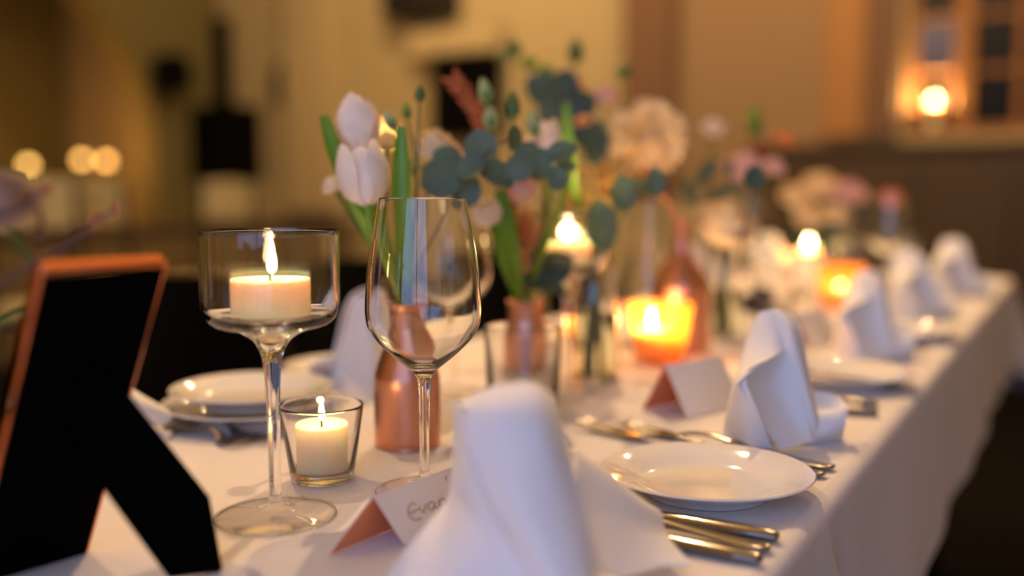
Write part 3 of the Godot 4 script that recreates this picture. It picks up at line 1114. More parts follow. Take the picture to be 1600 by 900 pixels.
func build_front() -> void:
	# picture frame seen from behind: copper moulding, black velvet back and easel leg
	var B := Vector3(-0.5749, 0.7500, -0.4232)
	var up := Vector3(0.4505, 0.8910, 0.0559)
	var w := Vector3(-0.1231, -0.0000, 0.9924)
	var nn := Vector3(0.8842, -0.4540, 0.1097)
	var t := thing("picture_frame", "picture frame seen from behind, black velvet back, copper edge and easel leg", "picture frame", B)
	var bas := Basis(w, up, nn)
	var b := Buf.new(B)
	var L := 0.225
	var W := 0.0735
	for e in [[Vector3(W / 2, L - 0.001, -0.004), Vector3(W + 0.004, 0.004, 0.01)], [Vector3(W / 2, 0.002, -0.004), Vector3(W + 0.004, 0.004, 0.01)], [Vector3(-0.001, L / 2, -0.004), Vector3(0.003, L, 0.01)], [Vector3(W + 0.001, L / 2, -0.004), Vector3(0.003, L, 0.01)]]:
		bx(b, B + bas * e[0], e[1], 0.0012, bas)
	part("moulding", b.mesh(), M.rose_gold, t).set_meta("label", "shiny copper moulding round the black back")
	b = Buf.new(B)
	bx(b, B + bas * Vector3(W / 2, L / 2 - 0.003, 0.0), Vector3(W, L - 0.004, 0.004), 0.0008, bas)
	part("backing", b.mesh(), M.velvet, t)
	b = Buf.new(B)
	bx(b, B + bas * Vector3(W / 2, L / 2, -0.007), Vector3(W - 0.003, L - 0.008, 0.002), 0.0005, bas)
	part("glass_pane", b.mesh(), M.pane, t)
	b = Buf.new(B)
	var lp := [Vector3(-0.4979, 0.8725, -0.3989), Vector3(-0.4764, 0.7983, -0.4420), Vector3(-0.4704, 0.7511, -0.4453), Vector3(-0.4711, 0.7497, -0.4426), Vector3(-0.4812, 0.7539, -0.4125), Vector3(-0.4982, 0.8172, -0.3802), Vector3(-0.5070, 0.8656, -0.3683), Vector3(-0.5071, 0.8945, -0.3775)]
	prism(b, lp, Vector3(-0.9475, -0.0989, -0.3042), 0.003)
	part("easel_leg", b.mesh(), M.velvet, t)
	b = Buf.new(B)
	var hinge: Vector3 = (lp[0] + lp[7]) / 2.0
	sweep(b, [hinge - w * 0.012, hinge + w * 0.012], [0.0018], [0.0018], up, 10)
	part("hinge", b.mesh(), M.velvet, t)

	# the tall candle holder in focus, with its candle
	var h := Vector3(-0.5155, 0.7500, -0.5434)
	tall_holder(h, "tall stemmed glass candle holder in sharp focus beside the black picture frame")
	candle(h + Vector3(0, 0.1494, 0), 0.0288, 0.0295, "wide white candle burning in the tall stemmed glass holder in focus", "lit candles on the table", 0.029, 0.06, Vector3(0.002, 0, -0.001), true)
	# wine glass in focus
	wine_glass(Vector3(-0.4553, 0.7500, -0.6522), "large empty wine glass in sharp focus behind the copper place card")
	# low votive
	var v := Vector3(-0.5494, 0.7500, -0.6361)
	votive(v, "low clear votive glass with a lit candle between tall holder and copper vase", M.glass)
	candle(v + Vector3(0, 0.0077, 0), 0.0222, 0.0385, "short white candle burning in the low clear votive glass", "lit candles on the table", 0.017, 0.05, Vector3(0.001, 0, 0))

	# place card with handwriting
	var ap := Vector3(-0.4075, 0.7876, -0.5227)
	var bk := Vector3(-0.4283, 0.7500, -0.5002)
	var fr := Vector3(-0.3940, 0.7500, -0.5394)
	var cd := Vector3(0.0930, 0.0000, -0.9957) * 0.095
	bk.y = TOP + 0.0004
	fr.y = TOP + 0.0004
	var c := thing("place_card", "white tent place card with copper inside and handwriting, beside the nearest napkin", "place card", Vector3(ap.x, TOP, ap.z), "copper-lined place cards")
	place_card(c, ap, bk, fr, cd)
	b = Buf.new(c.position)
	for s in [
		[Vector3(-0.3987, 0.7729, -0.5597), Vector3(-0.3996, 0.7747, -0.5566), Vector3(-0.3994, 0.7728, -0.5523), Vector3(-0.3987, 0.7701, -0.5504), Vector3(-0.3982, 0.7689, -0.5522), Vector3(-0.3978, 0.7689, -0.5563), Vector3(-0.3974, 0.7692, -0.5615)],
		[Vector3(-0.3982, 0.7689, -0.5522), Vector3(-0.3984, 0.7690, -0.5501), Vector3(-0.3972, 0.7657, -0.5518), Vector3(-0.3960, 0.7632, -0.5558), Vector3(-0.3953, 0.7627, -0.5620)],
		[Vector3(-0.3977, 0.7705, -0.5625), Vector3(-0.3968, 0.7679, -0.5637), Vector3(-0.3959, 0.7656, -0.5656), Vector3(-0.3966, 0.7686, -0.5677), Vector3(-0.3971, 0.7705, -0.5695)],
		[Vector3(-0.3959, 0.7695, -0.5786), Vector3(-0.3967, 0.7708, -0.5750), Vector3(-0.3966, 0.7695, -0.5714), Vector3(-0.3957, 0.7667, -0.5717), Vector3(-0.3950, 0.7654, -0.5745), Vector3(-0.3952, 0.7671, -0.5775), Vector3(-0.3958, 0.7692, -0.5789), Vector3(-0.3952, 0.7669, -0.5780), Vector3(-0.3944, 0.7654, -0.5806)],
		[Vector3(-0.3956, 0.7699, -0.5834), Vector3(-0.3950, 0.7680, -0.5834), Vector3(-0.3943, 0.7657, -0.5830)],
		[Vector3(-0.3952, 0.7689, -0.5835), Vector3(-0.3952, 0.7702, -0.5879), Vector3(-0.3945, 0.7686, -0.5903), Vector3(-0.3935, 0.7655, -0.5905), Vector3(-0.3930, 0.7636, -0.5900)],
		[Vector3(-0.3986, 0.7838, -0.5987), Vector3(-0.3982, 0.7823, -0.5973), Vector3(-0.3977, 0.7807, -0.5976)]]:
		sweep(b, smooth3(s, 4), [0.0007], [0.0005], Vector3.UP, 6)
	part("lettering", b.mesh(), M.ink, c).set_meta("label", "handwritten name in pale brown ink")
	# the second card, blurred further down the table
	var a2 := Vector3(-0.4180, 0.7500, -1.0219)
	var f2 := Vector3(-0.3587, 0.7500, -1.0049)
	var m2 := (a2 + f2) * 0.5
	var ap2 := Vector3(m2.x, TOP + 0.054, m2.z)
	a2.y = TOP + 0.0004
	f2.y = TOP + 0.0004
	var c2 := thing("place_card", "blurred copper-lined place card in front of the amber candle glass", "place card", Vector3(ap2.x, TOP, ap2.z), "copper-lined place cards")
	place_card(c2, ap2, a2, f2, Vector3(0.035, 0, -0.088))
	copy(c2, Vector3(ap2.x + 0.0, TOP, ap2.z - 0.55), "blurred copper-lined place card by the third standing napkin", 0.1)


func place_card(c: Node3D, ap: Vector3, bk: Vector3, fr: Vector3, cd: Vector3) -> void:
	cd.y = 0.0
	for side in [[bk, "back_panel"], [fr, "front_panel"]]:
		var nn: Vector3 = (side[0] - ap).cross(cd).normalized()
		var mid := (bk + fr) * 0.5
		if nn.dot(side[0] - mid) < 0: nn = -nn
		var b := Buf.new(c.position)
		prism(b, [ap, side[0], side[0] + cd, ap + cd], nn, 0.0005)
		part(side[1], b.mesh(), M.white_card, c)
		b = Buf.new(c.position)
		var i := -nn * 0.0005
		prism(b, [ap + i - Vector3(0, 0.0006, 0), side[0] + i, side[0] + cd + i, ap + cd + i - Vector3(0, 0.0006, 0)], nn, 0.0004)
		part("copper_lining", b.mesh(), M.card_copper, c).set_meta("label", "shiny copper inside")


func build_places() -> void:
	# nearest napkin, close to the lens
	var n1 := thing("napkin", "nearest folded white napkin, large and blurred at the bottom of the picture", "napkin", Vector3(-0.2619, 0.7500, -0.4400), "folded white napkins standing by the plates")
	cloth_panel(n1, "front_fold", [[Vector3(-0.3229, 0.8638, -0.4955), Vector3(-0.2964, 0.8775, -0.4948), Vector3(-0.2753, 0.8797, -0.5071), Vector3(-0.2709, 0.8676, -0.5257)], [Vector3(-0.3042, 0.8669, -0.4776), Vector3(-0.2816, 0.8702, -0.4735), Vector3(-0.2637, 0.8720, -0.4897), Vector3(-0.2601, 0.8621, -0.5081)], [Vector3(-0.2965, 0.8510, -0.4687), Vector3(-0.2709, 0.8513, -0.4660), Vector3(-0.2536, 0.8543, -0.4785), Vector3(-0.2503, 0.8461, -0.5004)], [Vector3(-0.2809, 0.8251, -0.4631), Vector3(-0.2571, 0.8245, -0.4593), Vector3(-0.2428, 0.8247, -0.4733), Vector3(-0.2376, 0.8200, -0.4931)], [Vector3(-0.2614, 0.8002, -0.4600), Vector3(-0.2406, 0.7987, -0.4543), Vector3(-0.2279, 0.7969, -0.4672), Vector3(-0.2265, 0.7950, -0.4851)], [Vector3(-0.2414, 0.7661, -0.4561), Vector3(-0.2249, 0.7633, -0.4501), Vector3(-0.2160, 0.7619, -0.4586), Vector3(-0.2170, 0.7623, -0.4753)], [Vector3(-0.2307, 0.7500, -0.4579), Vector3(-0.2184, 0.7500, -0.4521), Vector3(-0.2135, 0.7500, -0.4575), Vector3(-0.2135, 0.7500, -0.4729)]])
	cloth_panel(n1, "side_fold", [[Vector3(-0.3243, 0.8641, -0.4970), Vector3(-0.3143, 0.8634, -0.4865), Vector3(-0.3051, 0.8628, -0.4789)], [Vector3(-0.3413, 0.8336, -0.5221), Vector3(-0.3104, 0.8423, -0.4829), Vector3(-0.2963, 0.8451, -0.4704)], [Vector3(-0.3397, 0.8121, -0.5171), Vector3(-0.3061, 0.8232, -0.4774), Vector3(-0.2854, 0.8254, -0.4664)], [Vector3(-0.3390, 0.7975, -0.5101), Vector3(-0.3012, 0.8093, -0.4752), Vector3(-0.2753, 0.8134, -0.4627)], [Vector3(-0.3436, 0.7860, -0.4946), Vector3(-0.2979, 0.7940, -0.4650), Vector3(-0.2651, 0.8009, -0.4614)], [Vector3(-0.3505, 0.7727, -0.4811), Vector3(-0.2971, 0.7799, -0.4569), Vector3(-0.2548, 0.7874, -0.4589)], [Vector3(-0.3558, 0.7586, -0.4684), Vector3(-0.2945, 0.7638, -0.4462), Vector3(-0.2421, 0.7618, -0.4575)], [Vector3(-0.3465, 0.7500, -0.4383), Vector3(-0.2830, 0.7500, -0.4193), Vector3(-0.2279, 0.7500, -0.4509)]])
	cloth_panel(n1, "inner_fold", [[Vector3(-0.3258, 0.8589, -0.5072), Vector3(-0.3105, 0.8683, -0.5262), Vector3(-0.2748, 0.8641, -0.5300)], [Vector3(-0.3366, 0.8119, -0.5282), Vector3(-0.3198, 0.8174, -0.5500), Vector3(-0.2657, 0.8292, -0.5313)], [Vector3(-0.3498, 0.7633, -0.5268), Vector3(-0.3225, 0.7682, -0.5546), Vector3(-0.2458, 0.7844, -0.5192)], [Vector3(-0.3330, 0.7500, -0.4667), Vector3(-0.3032, 0.7500, -0.5294), Vector3(-0.2210, 0.7500, -0.4859)]])
	cloth_panel(n1, "tail", [[Vector3(-0.2904, 0.8206, -0.5787), Vector3(-0.2758, 0.8233, -0.5643), Vector3(-0.2595, 0.7969, -0.5359), Vector3(-0.2396, 0.7731, -0.5099)], [Vector3(-0.2732, 0.8099, -0.5932), Vector3(-0.2593, 0.8084, -0.5778), Vector3(-0.2444, 0.7877, -0.5551), Vector3(-0.2261, 0.7655, -0.5284)], [Vector3(-0.2577, 0.7899, -0.6114), Vector3(-0.2442, 0.7888, -0.5959), Vector3(-0.2342, 0.7750, -0.5827), Vector3(-0.2154, 0.7618, -0.5631)], [Vector3(-0.2510, 0.7748, -0.6310), Vector3(-0.2393, 0.7748, -0.6203), Vector3(-0.2303, 0.7657, -0.6070), Vector3(-0.2033, 0.7585, -0.5812)]])
	# second napkin, the clearest one
	var n2 := thing("napkin", "second standing folded napkin, beside the near white side plate", "napkin", Vector3(-0.2412, 0.7500, -0.9164), "folded white napkins standing by the plates")
	cloth_panel(n2, "front_fold", [[Vector3(-0.2423, 0.8435, -0.9504), Vector3(-0.2352, 0.8340, -0.9476), Vector3(-0.2262, 0.8046, -0.9437), Vector3(-0.2168, 0.7755, -0.9401), Vector3(-0.2127, 0.7575, -0.9404)], [Vector3(-0.2531, 0.8340, -0.9084), Vector3(-0.2500, 0.8167, -0.9314), Vector3(-0.2383, 0.7925, -0.9354), Vector3(-0.2249, 0.7700, -0.9325), Vector3(-0.2186, 0.7566, -0.9300)], [Vector3(-0.2592, 0.8276, -0.8810), Vector3(-0.2568, 0.8125, -0.8981), Vector3(-0.2457, 0.7879, -0.9075), Vector3(-0.2318, 0.7671, -0.9132), Vector3(-0.2256, 0.7559, -0.9155)], [Vector3(-0.2640, 0.8208, -0.8660), Vector3(-0.2600, 0.8106, -0.8729), Vector3(-0.2486, 0.7875, -0.8861), Vector3(-0.2394, 0.7672, -0.8972), Vector3(-0.2340, 0.7554, -0.9048)]])
	cloth_panel(n2, "back_fold", [[Vector3(-0.2751, 0.8710, -0.9694), Vector3(-0.2662, 0.8754, -0.9692), Vector3(-0.2553, 0.8648, -0.9626), Vector3(-0.2423, 0.8432, -0.9527)], [Vector3(-0.2792, 0.8431, -0.9466), Vector3(-0.2688, 0.8446, -0.9411), Vector3(-0.2558, 0.8397, -0.9306), Vector3(-0.2477, 0.8365, -0.9234)], [Vector3(-0.2813, 0.8121, -0.9187), Vector3(-0.2735, 0.8195, -0.9009), Vector3(-0.2656, 0.8232, -0.8827), Vector3(-0.2592, 0.8264, -0.8809)], [Vector3(-0.2876, 0.7782, -0.9172), Vector3(-0.2757, 0.7897, -0.8963), Vector3(-0.2624, 0.7999, -0.8819), Vector3(-0.2472, 0.7962, -0.8786)], [Vector3(-0.2958, 0.7500, -0.9325), Vector3(-0.2760, 0.7500, -0.9100), Vector3(-0.2523, 0.7500, -0.8917), Vector3(-0.2359, 0.7500, -0.9011)]])
	cloth_panel(n2, "rolled_edge", [[Vector3(-0.2710, 0.8733, -0.9685), Vector3(-0.2581, 0.8769, -0.9717), Vector3(-0.2454, 0.8704, -0.9863)], [Vector3(-0.2524, 0.8607, -0.9615), Vector3(-0.2424, 0.8640, -0.9607), Vector3(-0.2355, 0.8548, -0.9786)], [Vector3(-0.2412, 0.8423, -0.9509), Vector3(-0.2325, 0.8431, -0.9502), Vector3(-0.2283, 0.8346, -0.9690)], [Vector3(-0.2291, 0.8103, -0.9450), Vector3(-0.2212, 0.8098, -0.9448), Vector3(-0.2198, 0.8032, -0.9623)], [Vector3(-0.2168, 0.7755, -0.9401), Vector3(-0.2105, 0.7748, -0.9413), Vector3(-0.2099, 0.7703, -0.9573)], [Vector3(-0.2188, 0.7500, -0.9622), Vector3(-0.2141, 0.7500, -0.9678), Vector3(-0.2144, 0.7500, -0.9909)]], 0.003)
	cloth_panel(n2, "inner_fold", [[Vector3(-0.2742, 0.8704, -0.9756), Vector3(-0.2637, 0.8705, -0.9932), Vector3(-0.2476, 0.8679, -0.9905)], [Vector3(-0.2862, 0.8282, -0.9583), Vector3(-0.2708, 0.8223, -1.0070), Vector3(-0.2355, 0.8290, -0.9816)], [Vector3(-0.2928, 0.7799, -0.9375), Vector3(-0.2711, 0.7701, -1.0010), Vector3(-0.2188, 0.7821, -0.9686)], [Vector3(-0.3033, 0.7500, -0.9642), Vector3(-0.2770, 0.7500, -1.0243), Vector3(-0.2201, 0.7500, -0.9996)]])
	cloth_panel(n2, "tail", [[Vector3(-0.2274, 0.7964, -0.9826), Vector3(-0.2121, 0.7951, -0.9913), Vector3(-0.2008, 0.7891, -1.0028)], [Vector3(-0.2218, 0.7839, -0.9706), Vector3(-0.2060, 0.7815, -0.9793), Vector3(-0.1920, 0.7847, -0.9900)], [Vector3(-0.2184, 0.7782, -0.9568), Vector3(-0.2026, 0.7798, -0.9637), Vector3(-0.1872, 0.7843, -0.9753)], [Vector3(-0.2143, 0.7647, -0.9461), Vector3(-0.2001, 0.7659, -0.9543), Vector3(-0.1892, 0.7684, -0.9667)], [Vector3(-0.2204, 0.7500, -0.9585), Vector3(-0.2076, 0.7500, -0.9772), Vector3(-0.1968, 0.7500, -1.0010)]], 0.003)
	copy(n2, Vector3(-0.2607, 0.7500, -1.4703), "third standing folded napkin, between the amber light and the dim cloth edge", -0.12)
	copy(n2, Vector3(-0.26, TOP, -2.0), "fourth standing napkin down the right side, merging with the last one", 0.15).scale = Vector3(1.3, 1.04, 1.3)
	copy(n2, Vector3(-0.25, TOP, -2.5), "farthest standing napkin at the right end of the table", -0.1).scale = Vector3(1.3, 1.04, 1.3)
	copy(n2, Vector3(-0.7847, 0.7500, -0.9836), "white standing napkin on the left side behind the wine glass", PI + 0.5)
	var n0 := thing("napkin", "flat folded white napkin whose corner shows between picture frame and left plate", "napkin", Vector3(-0.8186, 0.7500, -0.6569), "white napkins lying flat")
	cloth_panel(n0, "upper_fold", [[Vector3(-0.8033, 0.8135, -0.5968), Vector3(-0.7969, 0.8053, -0.6343), Vector3(-0.8101, 0.7860, -0.6709)], [Vector3(-0.7935, 0.7919, -0.5884), Vector3(-0.7825, 0.7902, -0.6293), Vector3(-0.7773, 0.7691, -0.6762)], [Vector3(-0.7787, 0.7708, -0.5830), Vector3(-0.7825, 0.7671, -0.6209), Vector3(-0.7980, 0.7613, -0.6519)]], 0.004)
	cloth_panel(n0, "lower_fold", [[Vector3(-0.8297, 0.7500, -0.6209), Vector3(-0.8336, 0.7500, -0.6730), Vector3(-0.8191, 0.7500, -0.7072)], [Vector3(-0.7696, 0.7500, -0.5751), Vector3(-0.7851, 0.7500, -0.6408), Vector3(-0.7726, 0.7500, -0.6712)], [Vector3(-0.7293, 0.7500, -0.5508), Vector3(-0.7370, 0.7500, -0.5938), Vector3(-0.7498, 0.7500, -0.6224)]], 0.006)
	# plates
	var p1 := plate(Vector3(-0.2554, 0.7500, -0.7627), 0.0845, "white side plate with glossy rim beside the nearest napkin")
	copy(p1, Vector3(-0.2537, 0.7500, -1.2877), "white plate in shade right of the second standing napkin")
	copy(p1, Vector3(-0.2450, 0.7500, -1.7537), "small blurred plate behind the third standing napkin")
	plate(Vector3(-0.7633, 0.7500, -0.7731), 0.093, "left blurred white plate behind the tall candle holder, lower of two stacked")
	copy(p1, Vector3(-0.7633, 0.7500, -0.7731) + Vector3(0, 0.0165, 0), "left blurred white plate behind the tall candle holder, upper of two stacked")
	copy(p1, Vector3(-0.8195, 0.7500, -1.0037), "far left white plate behind the votive glass")

	# cutlery
	var near_set := "cutlery on the near side of the plate"
	cutlery("table_knife", Vector3(-0.1725, 0.7500, -0.6735), Vector3(-0.1725, 0.7500, -0.6735) + Vector3(-0.215, 0, 0.004), "table knife under the near plate's rim, uppermost of the three handles", near_set)
	cutlery("table_spoon", Vector3(-0.1722, 0.7500, -0.6510), Vector3(-0.1722, 0.7500, -0.6510) + Vector3(-0.2, 0, -0.006), "spoon handle between two knives, half under the nearest napkin", near_set)
	cutlery("table_knife", Vector3(-0.1709, 0.7500, -0.6252), Vector3(-0.1709, 0.7500, -0.6252) + Vector3(-0.215, 0, -0.008), "nearest table knife handle at the bottom right of the cloth", near_set)
	cutlery("table_fork", Vector3(-0.1783, 0.7500, -0.8732), Vector3(-0.4019, 0.7500, -0.9298), "fork behind the near plate, right of the two shining tips")
	cutlery("table_fork", Vector3(-0.1802, 0.7500, -0.8475), Vector3(-0.4385, 0.7500, -0.9089), "fork behind the near plate, left of the two shining tips")
	cutlery("table_knife", Vector3(-0.1902, 0.7500, -1.1600), Vector3(-0.1902, 0.7500, -1.1600) + Vector3(-0.2, 0, 0.004), "gold-lit knife beside the second napkin, the farther handle")
	cutlery("table_knife", Vector3(-0.1822, 0.7500, -1.1130), Vector3(-0.1822, 0.7500, -1.1130) + Vector3(-0.2, 0, 0.004), "gold-lit knife beside the second napkin, the nearer handle")
	cutlery("table_fork", Vector3(-0.1844, 0.7500, -1.2941), Vector3(-0.1844, 0.7500, -1.2941) + Vector3(-0.2, 0, 0.004), "dark fork behind the shaded plate")
	cutlery("table_knife", Vector3(-0.1987, 0.7500, -1.6253), Vector3(-0.1987, 0.7500, -1.6253) + Vector3(-0.2, 0, 0.004), "dark brown handle beside the third napkin")
	cutlery("table_fork", Vector3(-0.8516, 0.7500, -0.7296), Vector3(-0.6651, 0.7500, -0.6982), "dark blurred fork in front of the left plates, the farther one")
	cutlery("table_fork", Vector3(-0.8013, 0.7500, -0.6916), Vector3(-0.6795, 0.7500, -0.6789), "dark blurred fork in front of the left plates, the nearer one")

	# drinking glasses
	var tb := thing("tumbler", "clear straight water tumbler standing behind the nearest napkin", "glass", Vector3(-0.5148, 0.7500, -0.9225), "water tumblers on the table")
	part("glass", lathe([Vector2(0, 0), Vector2(0.0365, 0), Vector2(0.038, 0.0015), Vector2(0.0385, 0.004), Vector2(0.0415, 0.098), Vector2(0.0414, 0.0995), Vector2(0.0404, 0.1), Vector2(0.0396, 0.0993), Vector2(0.0394, 0.098), Vector2(0.0367, 0.011), Vector2(0.035, 0.0092), Vector2(0, 0.0088)], 64), M.glass, tb)
	wine_glass(Vector3(-0.6517, 0.7500, -0.9947), "blurred wine glass directly behind the focused one, on its right")
	wine_glass(Vector3(-0.3658, 0.7500, -2.2807), "far wine glass catching golden light near the end napkins")
	wine_glass(Vector3(-0.6698, 0.7500, -2.2930), "far wine glass left of the brightest round candle light")
	wine_glass(Vector3(-0.5231, 0.7500, -2.5549), "far wine glass right of the brightest round candle light")
	copy(n2, Vector3(-0.79, TOP, -2.2), "blurred standing napkin at the far left of the table behind the cream rose", PI + 0.3)
	copy(n2, Vector3(-0.78, TOP, -2.75), "farthest blurred standing napkin on the left side, left of the brightest round light", PI + 0.5)
	copy(tb, Vector3(-0.5271, 0.7500, -1.9523), "blurred water tumbler behind the second napkin's tip")
	copy(tb, Vector3(-0.5325, 0.7500, -2.2751), "blurred water tumbler below the brightest round light")
	copy(tb, Vector3(-0.6564, 0.7500, -1.9268), "blurred water tumbler right of the slim tall copper vase")
	var dish := thing("bowl", "small dark blue dish under the cream rose", "bowl", Vector3(-0.5644, 0.7500, -1.9795))
	part("dish", lathe(smooth2([Vector2(0, 0), Vector2(0.022, 0), Vector2(0.034, 0.012), Vector2(0.038, 0.032), Vector2(0.036, 0.033), Vector2(0.031, 0.014), Vector2(0, 0.006)], 3), 32), M.blue_glass, dish)
	var va2 := Vector3(-0.4327, 0.7500, -2.1317)
	votive(va2, "dim amber candle glass behind the third standing napkin", M.amber, 1.42)
	candle(va2 + Vector3(0, 0.0112, 0), 0.022, 0.03, "candle glowing inside the dim amber glass", "lit candles on the table", 0.012, 0.012, Vector3.ZERO, false, true)
	# more candles along the middle
	var h2 := Vector3(-0.5537, 0.7500, -1.1062)
	tall_holder(h2, "tall stemmed glass candle holder blurred among the eucalyptus leaves")
	candle(h2 + Vector3(0, 0.1494, 0), 0.0288, 0.0295, "blurred burning candle in the tall holder among the leaves", "lit candles on the table", 0.03, 0.05, Vector3.ZERO, false, true)
	var va := Vector3(-0.5160, 0.7500, -1.3241)
	votive(va, "glowing amber candle glass in the middle of the table", M.amber, 1.32)
	candle(va + Vector3(-0.01, 0.0112, 0.006), 0.022, 0.036, "candle burning inside the amber glass", "lit candles on the table", 0.03, 0.03, Vector3.ZERO, false, true)
	for q in [[Vector3(-0.6543, 0.8442, -2.7926), "far burning candle, the brightest round light on the right"], [Vector3(-0.7446, 0.8287, -2.9128), "far burning candle just left of the brightest round light"]]:
		var at: Vector3 = q[0]
		at.y = TOP
		votive(at, "far clear votive glass under " + ("the brightest round light" if q[1].begins_with("far burning candle, the") else "the dimmer round light"), M.pane, 1.1)
		candle(at + Vector3(0, 0.0085, 0), 0.024, 0.078, q[1], "lit candles on the table", 0.03 if q[1].ends_with("right") else 0.016, 0.07 if q[1].ends_with("right") else 0.02, Vector3.ZERO, false, true)


var VA := {}
var VB := {}
var VC := {}
var VF := {}
var VG := {}
var VH := {}
var VI := {}
var VL := {}
const RIGHT := Vector3(0.8678, 0, -0.497)
const TOCAM := Vector3(0.4947, 0.096, 0.8638)


func toward(deg: float, depth := 0.0) -> Vector3:
	return RIGHT * cos(deg_to_rad(deg)) + Vector3.UP * sin(deg_to_rad(deg)) + TOCAM * depth


func lf(c: Vector3, long: float, wide: float, deg: float, look: Vector3 = TOCAM, depth := 0.0) -> Array:
	return [c, long, wide, toward(deg, depth), look]


func copper_vase(v: Dictionary, body: float, neck: float, label: String) -> void:
	var t := thing("copper_vase", label, "vase", v.at, "copper bud vases")
	var h: float = v.h
	v.r = neck
	var o := smooth2([Vector2(0, 0), Vector2(body * 0.9, 0), Vector2(body * 0.985, h * 0.02), Vector2(body, h * 0.08), Vector2(body, h * 0.42), Vector2(body * 0.96, h * 0.52), Vector2(lerpf(body, neck, 0.6), h * 0.66), Vector2(neck, h * 0.78), Vector2(neck * 0.98, h * 0.96)], 4)
	var i := smooth2([Vector2(neck * 1.1, h * 0.985), Vector2(neck * 1.08, h), Vector2(neck * 0.94, h), Vector2(neck * 0.84, h * 0.96), Vector2(neck * 0.84, h * 0.78), Vector2(body * 0.9, h * 0.45), Vector2(body * 0.92, h * 0.06), Vector2(0, h * 0.03)], 3)
	part("body", lathe(o + i, 56), M.copper, t)


func glass_vase(v: Dictionary, pr: Array, label: String, water := 0.0, m: Material = null) -> Node3D:
	var t := thing("glass_vase", label, "vase", v.at, "clear glass vases and bottles")
	var out := smooth2(pr, 4)
	var inn := []
	for k in range(out.size() - 1, -1, -1):
		inn.append(Vector2(maxf(out[k].x - 0.002, 0.0), maxf(out[k].y, 0.006)))
	part("glass", lathe([Vector2(0, 0)] + out + inn + [Vector2(0, 0.006)], 48), m if m else M.glass, t)
	if water > 0.0:
		var wr := []
		for q in out:
			if q.y > 0.007 and q.y < water: wr.append(Vector2(maxf(q.x - 0.0026, 0.001), q.y))
		wr = [Vector2(0, 0.0068), Vector2(wr[0].x, 0.0068)] + wr + [Vector2(wr[-1].x, water), Vector2(0, water)]
		part("water", lathe(wr, 40), M.water, t)
	v.r = pr[-1].x - 0.003
	return t


